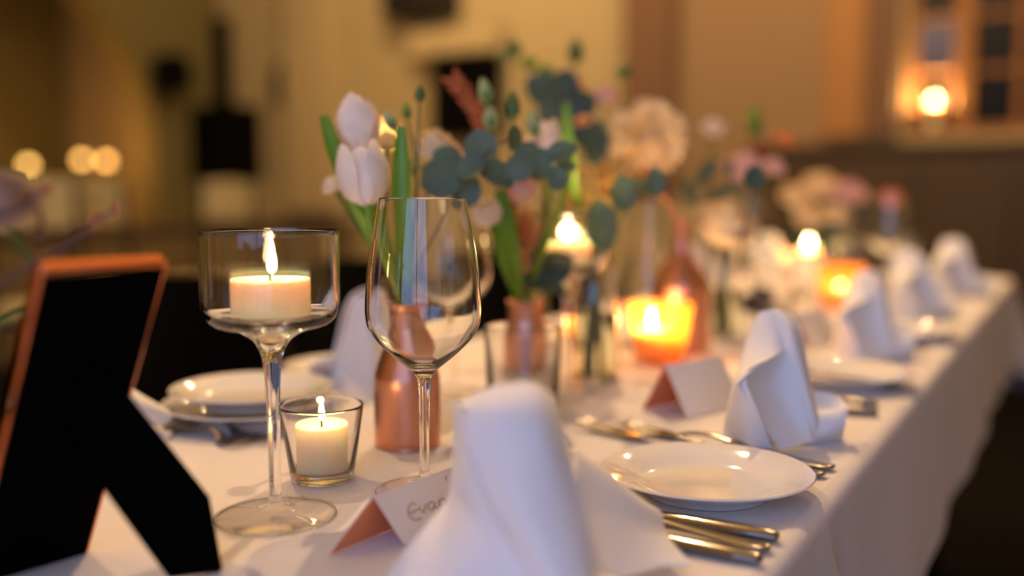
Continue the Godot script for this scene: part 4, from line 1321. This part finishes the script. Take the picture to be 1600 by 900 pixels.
func build_flowers() -> void:
	var U := Vector3.UP
	VA = {"at": Vector3(-0.5551, 0.7500, -0.7668), "h": 0.137, "r": 0.017}
	VB = {"at": Vector3(-0.5789, 0.7500, -1.0453), "h": 0.112, "r": 0.02}
	VC = {"at": Vector3(-0.5435, 0.7500, -1.1617), "h": 0.148, "r": 0.03}
	VF = {"at": Vector3(-0.5271, 0.7500, -1.4372), "h": 0.2, "r": 0.014}
	VG = {"at": Vector3(-0.5133, 0.7500, -1.6000), "h": 0.15, "r": 0.03}
	VH = {"at": Vector3(-0.46, TOP, -2.38), "h": 0.13, "r": 0.03}
	VI = {"at": Vector3(-0.34, TOP, -2.3), "h": 0.15, "r": 0.03}
	VL = {"at": Vector3(-0.52, TOP, -0.2), "h": 0.12, "r": 0.02}
	copper_vase(VA, 0.0315, 0.0185, "satin copper bottle vase behind the wine glass, holding the white tulips")
	copper_vase(VB, 0.031, 0.0215, "copper vase seen through the water tumbler")
	copper_vase(VF, 0.045, 0.014, "slim tall copper vase behind the amber candle glass")
	glass_vase(VC, [Vector2(0.031, 0), Vector2(0.0325, 0.004), Vector2(0.0325, 0.1), Vector2(0.028, 0.125), Vector2(0.029, 0.148)], "clear jar with greenish water and stems left of the amber candle", 0.085)
	var carafe := {"at": Vector3(-0.5890, 0.7500, -1.4606), "h": 0.23, "r": 0.02}
	glass_vase(carafe, [Vector2(0.045, 0), Vector2(0.047, 0.006), Vector2(0.047, 0.09), Vector2(0.036, 0.13), Vector2(0.024, 0.17), Vector2(0.021, 0.22), Vector2(0.024, 0.23)], "clear flared bottle rising behind the amber candle glass")
	glass_vase(VG, [Vector2(0.027, 0), Vector2(0.029, 0.004), Vector2(0.03, 0.1), Vector2(0.026, 0.13), Vector2(0.028, 0.15)], "clear glass vase under the cream rose", 0.08)
	glass_vase(VH, [Vector2(0.034, 0), Vector2(0.037, 0.004), Vector2(0.037, 0.1), Vector2(0.032, 0.12), Vector2(0.034, 0.13)], "far glass vase under the golden cream blossoms", 0.07)
	glass_vase(VI, [Vector2(0.03, 0), Vector2(0.032, 0.004), Vector2(0.034, 0.13), Vector2(0.032, 0.15)], "far golden glass vase behind the third napkin", 0.09)
	glass_vase(VL, [Vector2(0.024, 0), Vector2(0.026, 0.004), Vector2(0.024, 0.09), Vector2(0.02, 0.12)], "small glass vase at the left edge behind the picture frame", 0.06)

	# white tulips
	var t1 := tulip(VA, Vector3(-0.5799, 0.9789, -0.7431), Vector3(-0.6037, 1.0394, -0.7593), 0.0235, "open white tulip facing the camera, lower of the two left tulips", M.petal, 0.8)
	strap_leaf(t1, [Vector3(-0.5658, 0.8809, -0.7808), Vector3(-0.5556, 0.9319, -0.7634), Vector3(-0.5535, 0.9920, -0.7597), Vector3(-0.5570, 1.0527, -0.7645)], [0.004, 0.0085, 0.009, 0.0085, 0.004], M.green, TOCAM)
	strap_leaf(t1, [Vector3(-0.5677, 0.8815, -0.7856), Vector3(-0.5830, 0.9373, -0.7599), Vector3(-0.6027, 0.9860, -0.7424)], [0.004, 0.006, 0.003], M.stem, TOCAM)
	var t2 := tulip(VA, Vector3(-0.6210, 1.0298, -0.7889), Vector3(-0.6433, 1.0880, -0.8000), 0.0215, "upper left white tulip in cool shade, behind the open one", M.petal, 0.84, 1.1)
	strap_leaf(t2, [Vector3(-0.5716, 0.8854, -0.7954), Vector3(-0.6266, 0.9728, -0.7967), Vector3(-0.6384, 1.0233, -0.7725), Vector3(-0.6469, 1.0665, -0.7608)], [0.004, 0.007, 0.009, 0.008, 0.004], M.green, TOCAM)
	tulip(VB, Vector3(-0.5475, 1.0336, -1.0340), Vector3(-0.5569, 1.0773, -1.0451), 0.019, "half-hidden white tulip above the round eucalyptus leaves", M.petal)
	var t4 := tulip(VB, Vector3(-0.5373, 1.0035, -0.9902), Vector3(-0.5564, 0.9892, -0.9545), 0.017, "drooping pale pink tulip under the eucalyptus, in the middle", M.petal_pink)
	strap_leaf(t4, [Vector3(-0.5849, 0.8615, -1.0398), Vector3(-0.5589, 0.9204, -0.9686), Vector3(-0.5563, 0.9603, -0.9514), Vector3(-0.5592, 0.9948, -0.9536)], [0.004, 0.013, 0.014, 0.005], M.green, TOCAM)
	tulip(VB, Vector3(-0.5671, 0.9554, -0.9447), Vector3(-0.5677, 0.9837, -0.9243), 0.016, "small white tulip just right of the wine glass rim", M.petal)
	# ranunculus and small blooms over the copper vase
	round_bloom("ranunculus", VA, Vector3(-0.6575, 1.0010, -0.7821), 0.0125, toward(120, 0.3), "small cream ranunculus bud at the far left of the tulips", "ranunculus", M.petal_cream, "", 4)
	round_bloom("ranunculus", VA, Vector3(-0.6027, 1.0449, -0.8879), 0.024, toward(80, 0.5), "cream ranunculus between broad green leaf and eucalyptus", "ranunculus", M.petal_cream, "", 4)
	round_bloom("ranunculus", VA, Vector3(-0.5916, 1.0293, -0.9157), 0.016, toward(20, 0.5), "pale pink ranunculus behind the round eucalyptus leaf", "ranunculus", M.petal_pink, "", 3)
	round_bloom("ranunculus", VA, Vector3(-0.6479, 1.0496, -0.8626), 0.011, toward(90, 0.2), "tiny pale bloom behind the upper white tulip", "ranunculus", M.petal_cream, "", 3)
	bud_stem(VA, Vector3(-0.5844, 1.0816, -0.8330), Vector3(-0.5847, 1.0995, -0.8348), 0.0048, "dark green bud on a thin stem, topmost above the broad leaf", M.calyx)
	bud_stem(VA, Vector3(-0.5996, 1.0657, -0.8341), Vector3(-0.6027, 1.0837, -0.8343), 0.0045, "yellow-green bud beside the topmost dark bud", M.stem)
	bud_stem(VA, Vector3(-0.6048, 1.0528, -0.8181), Vector3(-0.6137, 1.0752, -0.8155), 0.0055, "pale pointed bud right of the upper tulip", M.bud)
	bud_stem(VB, Vector3(-0.5771, 1.0870, -0.9536), Vector3(-0.5841, 1.1187, -0.9531), 0.0075, "pale pointed bud in front of the black loudspeaker", M.bud)
	bud_stem(VB, Vector3(-0.5720, 1.0588, -0.9533), Vector3(-0.5759, 1.0891, -0.9544), 0.008, "second pointed bud just below the bud before the loudspeaker", M.bud)
	bud_stem(VB, Vector3(-0.5667, 1.0715, -0.9925), Vector3(-0.5685, 1.1077, -0.9955), 0.0075, "slim green bud right of the two pale buds", M.calyx)
	bud_stem(VB, Vector3(-0.5444, 1.0534, -1.0033), Vector3(-0.5497, 1.0845, -1.0037), 0.008, "pale green bud left of the half-hidden tulip", M.bud)

	# eucalyptus
	sprig(VA, [Vector3(-0.5541, 0.9728, -0.8382), Vector3(-0.5447, 1.0080, -0.8476), Vector3(-0.5234, 1.0304, -0.8622), Vector3(-0.5019, 1.0464, -0.8763)], [
		lf(Vector3(-0.5613, 1.0061, -0.8378), 0.045, 0.042, 200), lf(Vector3(-0.5288, 1.0374, -0.8599), 0.036, 0.036, 100), lf(Vector3(-0.5002, 1.0464, -0.8773), 0.026, 0.024, 80, toward(0, 0.7)),
		lf(Vector3(-0.5141, 1.0099, -0.8653), 0.042, 0.032, 330, TOCAM + U * 0.8), lf(Vector3(-0.5313, 1.0161, -0.8445), 0.032, 0.026, 210, TOCAM + U * 0.5), lf(Vector3(-0.4938, 1.0163, -0.8777), 0.034, 0.028, 20),
		lf(Vector3(-0.5437, 0.9920, -0.8579), 0.034, 0.03, 240), lf(Vector3(-0.5733, 1.0249, -0.8678), 0.034, 0.03, 150)], "round-leaved eucalyptus sprig leaning right above the wine glass", M.euc)
	sprig(VB, [Vector3(-0.5262, 0.9562, -0.9913), Vector3(-0.4917, 0.9987, -0.9232), Vector3(-0.4775, 1.0168, -0.9102)], [
		lf(Vector3(-0.4680, 1.0325, -0.9174), 0.034, 0.024, 20, TOCAM + U * 0.4), lf(Vector3(-0.4867, 1.0207, -0.9053), 0.034, 0.026, 250), lf(Vector3(-0.4655, 1.0062, -0.9043), 0.026, 0.022, 280),
		lf(Vector3(-0.4674, 1.0210, -0.9280), 0.022, 0.014, 330), lf(Vector3(-0.5061, 1.0319, -0.9186), 0.03, 0.026, 160)], "crisp dark eucalyptus sprig with small round leaves, right of the tulips", M.euc)
	sprig(VC, [Vector3(-0.4967, 0.9165, -1.0733), Vector3(-0.4705, 0.9699, -1.0595), Vector3(-0.4385, 0.9992, -1.0579), Vector3(-0.4103, 1.0135, -1.0641)], [
		lf(Vector3(-0.4545, 0.9906, -1.0478), 0.042, 0.03, 95), lf(Vector3(-0.4198, 1.0035, -1.0575), 0.034, 0.022, 95), lf(Vector3(-0.4825, 0.9537, -1.0508), 0.062, 0.036, 280), lf(Vector3(-0.4359, 0.9978, -1.0592), 0.03, 0.016, 320, TOCAM + U)],
		"eucalyptus sprig with oval leaves left of the pale pompon's base", M.euc)
	sprig(VG, [Vector3(-0.4056, 0.8884, -1.3192), Vector3(-0.3664, 0.9680, -1.2346), Vector3(-0.3521, 0.9951, -1.2111)], [lf(Vector3(-0.3470, 1.0097, -1.1925), 0.03, 0.026, 70)], "single dark round eucalyptus leaf in front of the pink bloom", M.euc_dark)
	sprig(VC, [Vector3(-0.6201, 0.9741, -1.2637), Vector3(-0.6765, 1.0677, -1.3344), Vector3(-0.6898, 1.1551, -1.3597)], [
		lf(Vector3(-0.7161, 1.1455, -1.3435), 0.06, 0.05, 140), lf(Vector3(-0.6894, 1.1474, -1.3590), 0.06, 0.05, 70), lf(Vector3(-0.6673, 1.1215, -1.3688), 0.055, 0.05, 20), lf(Vector3(-0.7030, 1.1167, -1.3478), 0.05, 0.045, 220),
		lf(Vector3(-0.6406, 1.0753, -1.3558), 0.06, 0.05, 340), lf(Vector3(-0.6347, 1.0564, -1.3571), 0.05, 0.04, 260), lf(Vector3(-0.6740, 1.0880, -1.3612), 0.05, 0.04, 200)], "dark blurred eucalyptus clump left of the pale pompon", M.euc_dark)
	sprig(VB, [Vector3(-0.5835, 0.8827, -1.0661), Vector3(-0.5546, 0.8999, -1.0614)], [lf(Vector3(-0.5563, 0.8833, -1.0354), 0.07, 0.03, 165, TOCAM + U), lf(Vector3(-0.5506, 0.9014, -1.0639), 0.05, 0.042, 30), lf(Vector3(-0.5551, 0.9344, -1.1228), 0.04, 0.03, 320), lf(Vector3(-0.5771, 0.9467, -1.0306), 0.04, 0.03, 100)], "low grey-green leaves above the water tumbler", M.euc_dark)
	sprig(VG, [Vector3(-0.5183, 0.9101, -1.5464), Vector3(-0.5333, 0.9920, -1.5701), Vector3(-0.5357, 1.0392, -1.5971)], [lf(Vector3(-0.5358, 1.0252, -1.5724), 0.05, 0.026, 50), lf(Vector3(-0.5577, 0.9920, -1.5561), 0.05, 0.02, 110), lf(Vector3(-0.5062, 0.9920, -1.5625), 0.07, 0.018, 30), lf(Vector3(-0.5035, 1.0314, -1.5915), 0.03, 0.016, 90)], "bluish blurred eucalyptus leaves above the cream rose", M.euc)

	# plumes
	plume(VB, [Vector3(-0.5856, 0.9920, -1.0076), Vector3(-0.5993, 1.0472, -0.9943), Vector3(-0.6159, 1.0876, -0.9893), Vector3(-0.6394, 1.1215, -0.9796)], 0.016, "rust pink feathery plume in front of the black loudspeaker", M.fern)
	plume(VB, [Vector3(-0.5940, 0.8845, -1.0372), Vector3(-0.5678, 0.9178, -1.0095), Vector3(-0.5506, 0.9482, -0.9996), Vector3(-0.5582, 0.9705, -0.9746)], 0.02, "pink dried plume hanging low above the tumbler", M.fern)

	# the blurred flowers of the middle
	for q in [[Vector3(-0.8038, 1.2069, -1.4159), Vector3(-0.8106, 1.2376, -1.4154), "blurred green bud at the top, left of the next two"], [Vector3(-0.7832, 1.1865, -1.4254), Vector3(-0.7862, 1.2131, -1.4266), "blurred yellow-green bud at the top, second from left"], [Vector3(-0.7374, 1.1685, -1.3918), Vector3(-0.7386, 1.1943, -1.3939), "yellow-green bud just above the dark eucalyptus clump"], [Vector3(-0.7194, 1.1967, -1.4631), Vector3(-0.7224, 1.2397, -1.4662), "tallest blurred green bud above the dark clump"], [Vector3(-0.6107, 1.1628, -1.4058), Vector3(-0.6118, 1.1858, -1.4077), "dark bud on a thin stem above the pale pompon"], [Vector3(-0.8213, 1.2008, -1.4052), Vector3(-0.8240, 1.2192, -1.4057), "faint green bud at the top left of the bouquet"], [Vector3(-0.5219, 1.0899, -1.7959), Vector3(-0.5270, 1.1532, -1.8000), "yellow-green pointed stalk above the pink bloom"]]:
		bud_stem(VC if q[1].x < -0.6 else VG, q[0], q[1], 0.012, q[2], M.stem if q[2].contains("yellow") else M.calyx)
	var t6 := bud_stem(VC, Vector3(-0.6160, 1.0851, -1.2784), Vector3(-0.6198, 1.0995, -1.2778), 0.012, "small peach bud below the dark eucalyptus clump", M.petal_peach)
	strap_leaf(t6, [Vector3(-0.5937, 0.9661, -1.2200), Vector3(-0.5948, 1.0342, -1.1922), Vector3(-0.6029, 1.1102, -1.1961)], [0.004, 0.009, 0.003], M.green, TOCAM)
	round_bloom("ranunculus", VC, Vector3(-0.7226, 1.1701, -1.4583), 0.018, toward(90, 0.3), "small orange bloom behind the dark eucalyptus clump", "ranunculus", M.petal_peach, "", 2)
	round_bloom("ranunculus", VC, Vector3(-0.6761, 1.1496, -1.4827), 0.022, toward(90, 0.3), "lilac pink bloom up left of the pale pompon", "ranunculus", M.petal_pink, "", 3)
	round_bloom("rose", VC, Vector3(-0.6450, 1.0064, -1.3688), 0.036, toward(60, 0.6), "cream yellow rose left of the pompon with warm light in its colour", "rose", M.petal_lit_yellow, "", 3)
	round_bloom("rose", VC, Vector3(-0.6180, 1.0231, -1.4093), 0.03, toward(80, 0.6), "cream yellow rose tucked under the pompon with warm light in its colour", "rose", M.petal_lit_yellow, "", 3)
	round_bloom("rose", VC, Vector3(-0.6597, 0.9632, -1.3556), 0.034, toward(200, 0.6), "cream yellow rose behind the candle flame with warm light in its colour", "rose", M.petal_lit_yellow, "", 3)
	pompon(VF, Vector3(-0.5754, 1.0726, -1.4160), 0.058, "big ruffled cream pompon bloom on the copper vase", M.petal_cream)
	round_bloom("rose", VG, Vector3(-0.4814, 0.9494, -1.5140), 0.049, toward(80, 0.7), "large cream rose above the clear glass vase", "rose", M.petal_cream, "", 4)
	round_bloom("rose", VG, Vector3(-0.5337, 1.0427, -1.7839), 0.04, toward(90, 0.5), "blush white bloom behind the dark round leaf", "rose", M.petal_pink, "", 3)
	round_bloom("ranunculus", VG, Vector3(-0.6209, 1.1184, -1.8581), 0.024, toward(90, 0.4), "small white bloom high on the right", "ranunculus", M.petal, "", 3)
	round_bloom("ranunculus", VG, Vector3(-0.5135, 1.0430, -1.9113), 0.022, toward(60, 0.4), "small blush bloom right of the dark round leaf", "ranunculus", M.petal_pink, "", 3)
	round_bloom("ranunculus", VG, Vector3(-0.5254, 1.0772, -1.8504), 0.018, toward(90, 0.3), "little dark red bloom above the blush white one", "ranunculus", M.petal_red, "", 2)
	round_bloom("ranunculus", VG, Vector3(-0.5001, 1.0965, -1.9249), 0.02, toward(60, 0.3), "small orange bloom at the upper right of the bouquet", "ranunculus", M.petal_peach, "", 2)
	# far bouquet
	var far := [[1246, 302, 0.042, "far golden rose, left of the cluster"], [1284, 284, 0.045, "far golden rose, top of the cluster"], [1328, 296, 0.042, "far blush rose, right of the cluster"], [1266, 334, 0.04, "far golden rose, low left of the cluster"], [1308, 332, 0.038, "far golden rose, low right of the cluster"], [1394, 306, 0.028, "far small tan bloom beyond the cluster"]]
	var at := [Vector3(-0.6262, 0.9888, -2.5353), Vector3(-0.5746, 1.0176, -2.5681), Vector3(-0.5021, 0.9983, -2.5496), Vector3(-0.5840, 0.9387, -2.4961), Vector3(-0.5203, 0.9425, -2.4982), Vector3(-0.4028, 0.9828, -2.5468)]
	for k in 6:
		round_bloom("rose", VH if k < 5 else VI, at[k], far[k][2], toward(90, 0.6), far[k][3] + " over the brightest candle" if k < 5 else far[k][3], "rose", M.petal_pink if k in [2] else (M.petal_peach if k == 5 else M.petal_cream), "", 3)
	sprig(VH, [Vector3(-0.5326, 0.8353, -2.5140), Vector3(-0.5500, 0.9136, -2.5128)], [lf(Vector3(-0.6035, 0.8692, -2.4193), 0.06, 0.04, 200), lf(Vector3(-0.5379, 0.8968, -2.4599), 0.06, 0.04, 60), lf(Vector3(-0.4599, 0.9459, -2.5100), 0.06, 0.04, 20)], "dark leaves below the far golden roses", M.euc_dark)

	# left edge bouquet
	round_bloom("hydrangea", VL, Vector3(-0.4951, 0.9920, -0.3185), 0.019, toward(90, 0.5), "mauve grey bloom cut by the left edge above the picture frame", "flower", M.petal_mauve, "", 4, 0.06)
	var tw := thing("twig", "thin pinkish forked twig above the picture frame", "twig", VL.at + Vector3(0, 0.008, 0))
	stem_to(tw, [VL.at + Vector3(0, 0.008, 0), VL.at + Vector3(0, VL.h, 0), Vector3(-0.4790, 0.9626, -0.3476), Vector3(-0.4660, 0.9747, -0.3564), Vector3(-0.4558, 0.9816, -0.3630)], 0.0016, 0.001, M.twig)
	stem_to(tw, [Vector3(-0.4911, 0.9644, -0.3408), Vector3(-0.4905, 0.9765, -0.3425), Vector3(-0.4929, 0.9885, -0.3425), Vector3(-0.4880, 0.9941, -0.3459)], 0.0016, 0.001, M.twig)
	for q in [Vector3(-0.4559, 0.9823, -0.3630), Vector3(-0.4646, 0.9761, -0.3573), Vector3(-0.4889, 0.9934, -0.3453)]:
		part("bud", lathe(smooth2([Vector2(0, -0.004), Vector2(0.0025, -0.001), Vector2(0.002, 0.003), Vector2(0, 0.005)], 3), 10), M.fern, tw, Transform3D(Basis(), q - tw.position))


func build_back() -> void:
	# dark chairs along the left side of the table
	var c0 := chair("dark padded chair at the left side of the table, nearest to the picture frame", M.black, M.black, 0.83)
	c0.position = Vector3(-1.13, 0, -0.62)
	var names := ["dark padded chair behind the left plates, second along the table", "dark padded chair behind the tulips, third along the table", "dark padded chair behind the flowers, fourth along the table", "dark padded chair at the far left end of the table"]
	for k in 4:
		copy(c0, Vector3(-1.13 - 0.02 * (k % 2), 0, -1.17 - 0.54 * k), names[k], 0.05 * (k % 3 - 1), "dark chairs along the left side of the table")
	c0.set_meta("group", "dark chairs along the left side of the table")
	# a second table with cream cushioned chairs
	var t := thing("side_table", "second long table with an olive drape in the blurred left background", "table", Vector3(-5.5, 0, -4.4))
	part("tabletop", box_mesh(Vector3(0, 0.735, 0), Vector3(0.8, 0.05, 4.0), 0.006), M.cloth_dark, t)
	part("drape", box_mesh(Vector3(0, 0.37, 0), Vector3(0.76, 0.68, 3.94), 0.01), M.drape, t)
	for x in [-0.34, 0.34]:
		for z in [-1.85, 1.85]:
			part("leg", box_mesh(Vector3(x, 0.015, z), Vector3(0.06, 0.03, 0.06), 0.005), M.dark_wood, t)
	var cc := chair("cream cushioned high-back chair at the second table, nearest to the left edge", M.cushion, M.dark_wood, 1.04, 0.2)
	cc.position = Vector3(-4.1477, 0.8596, -2.9354) * Vector3(1, 0, 1)
	cc.rotation.y = PI - 0.9
	copy(cc, Vector3(-4.3538, 0.7525, -3.5002) * Vector3(1, 0, 1), "cream cushioned high-back chair above the copper corner of the frame", -0.4)
	copy(cc, Vector3(-4.6605, 0.7579, -4.3670) * Vector3(1, 0, 1), "cream cushioned high-back chair above the candle holder's left rim", 0.75)
	# what stands at the end wall
	var box := func(called: String, label: String, cat: String, a: Vector3, c: Vector3, depth: float, m: Material) -> Node3D:
		var e := on_wall(a, c, depth)
		var o := thing(called, label, cat, Vector3((a.x + c.x) / 2, minf(a.y, c.y), -6.8 + depth / 2))
		part("cabinet", box_mesh((e[0] + e[1]) / 2 + Vector3(0, 0, 0.011), e[1] - e[0] - Vector3(0, 0, 0.022), 0.015, o.position), m, o)
		return o
	var sp: Node3D = box.call("loudspeaker", "large black loudspeaker on the wall behind the bouquet", "loudspeaker", Vector3(-4.4621, 2.0507, -6.6000), Vector3(-3.9604, 1.4112, -6.6000), 0.3, M.black)
	for q in [Vector3(-4.1436, 1.8649, -6.5000), Vector3(-4.1451, 1.6002, -6.5000)]:
		part("speaker_cone", lathe([Vector2(0.16, 0), Vector2(0.15, 0.012), Vector2(0.05, -0.02), Vector2(0, -0.01)], 28), M.velvet, sp, Transform3D(Basis(Vector3.RIGHT, PI / 2), Vector3(q.x, q.y, -6.495) - sp.position))
	box.call("cabinet", "wide black equipment cabinet, lower of two dark shapes on the left", "cabinet", Vector3(-7.0300, 1.7608, -6.6000), Vector3(-6.4966, 1.1059, -6.6000), 0.4, M.black)
	box.call("wall_banner", "narrow dark hanging, upper of two dark shapes on the left", "banner", Vector3(-7.1525, 2.5764, -6.7000), Vector3(-6.8419, 1.7718, -6.7000), 0.1, M.black)
	box.call("wall_shelf", "pale stone ledge above the black loudspeaker", "shelf", Vector3(-4.7426, 2.2495, -6.6000), Vector3(-3.9138, 2.0525, -6.6000), 0.22, M.plaster)
	var pq := Vector3(-6.1995, 1.9412, -6.6600)
	solo("oval_plaque", lathe(smooth2([Vector2(0.25, 0), Vector2(0.24, 0.03), Vector2(0.2, 0.05), Vector2(0, 0.05)], 3), 32), M.black, "dark oval plaque on the pale wall left of the tulips", "plaque", Vector3(pq.x, pq.y, -6.8)).basis = Basis(Vector3.RIGHT, PI / 2) * Basis.from_scale(Vector3(0.6, 1, 1))
	var sl := Vector3(-6.9000, 2.0199, -6.0575)
	var s := thing("wall_lamp", "small unlit black lamp on the wall beside the arch", "lamp", Vector3(-7.0, sl.y, sl.z))
	part("shade", lathe([Vector2(0, -0.16), Vector2(0.17, -0.16), Vector2(0.15, 0.12), Vector2(0, 0.16)], 20), M.black, s, Transform3D(Basis(), Vector3(0.19, 0, 0)))
	part("arm", box_mesh(Vector3(0.08, 0.05, 0), Vector3(0.16, 0.03, 0.03), 0.004), M.black, s)
	# warm globes in the arch
	for q in [[Vector3(-7.6000, 1.2696, -5.7273), "left of the two round warm lights in the arch"], [Vector3(-7.6000, 1.2652, -5.9768), "right of the two round warm lights in the arch"], [Vector3(-7.6000, 1.2134, -5.2133), "round warm light half hidden by the mauve bloom"]]:
		var g := thing("candle_lamp", q[1], "lamp", Vector3(q[0].x, 0, q[0].z), "warm globe lamps in the arch")
		part("stand", lathe(smooth2([Vector2(0, 0), Vector2(0.07, 0), Vector2(0.07, 0.02), Vector2(0.015, 0.06), Vector2(0.012, q[0].y - 0.06), Vector2(0.03, q[0].y - 0.04), Vector2(0, q[0].y - 0.035)], 2), 20), M.dark_wood, g)
		part("flame_globe", lathe(smooth2([Vector2(0, -0.04), Vector2(0.03, -0.026), Vector2(0.04, 0), Vector2(0.03, 0.026), Vector2(0, 0.04)], 4), 20), M.globe, g, Transform3D(Basis(), Vector3(0, q[0].y, 0)))
		var l := OmniLight3D.new()
		l.name = "globe_light"
		l.light_color = Color(1.0, 0.7, 0.36)
		l.light_energy = 0.6
		l.light_size = 0.04
		l.omni_range = 30.0
		l.omni_attenuation = 2.0
		l.shadow_enabled = true
		l.position = Vector3(0, q[0].y, 0)
		g.add_child(l, true)
	# candle on the window sill
	var wq := Vector3(-0.8532, 1.4345, -6.8400)
	candle(Vector3(wq.x, Vector3(-0.8449, 1.3443, -6.8000).y + 0.05, -6.86), 0.035, 0.16, "candle burning on the window sill at the upper right", "", 0.036, 0.45, Vector3.ZERO, false, true)
	# a burning lamp behind the tulips
	var lq := Vector3(-4.2278, 1.3887, -5.6000)
	var fl := thing("floor_lamp", "warm lamp glowing behind the tulips", "lamp", Vector3(lq.x, 0, lq.z))
	part("stand", lathe(smooth2([Vector2(0, 0), Vector2(0.15, 0), Vector2(0.15, 0.02), Vector2(0.015, 0.06), Vector2(0.012, lq.y - 0.08), Vector2(0.03, lq.y - 0.06), Vector2(0, lq.y - 0.055)], 2), 20), M.dark_wood, fl)
	part("flame_globe", lathe(smooth2([Vector2(0, -0.06), Vector2(0.04, -0.04), Vector2(0.055, 0), Vector2(0.04, 0.04), Vector2(0, 0.06)], 4), 20), M.globe, fl, Transform3D(Basis(), Vector3(0, lq.y, 0)))
	var ll := OmniLight3D.new()
	ll.name = "globe_light"
	ll.light_color = Color(1.0, 0.7, 0.36)
	ll.light_energy = 0.5
	ll.light_size = 0.0255
	ll.omni_range = 30.0
	ll.omni_attenuation = 2.0
	ll.shadow_enabled = true
	ll.position = Vector3(0, lq.y, 0)
	fl.add_child(ll, true)
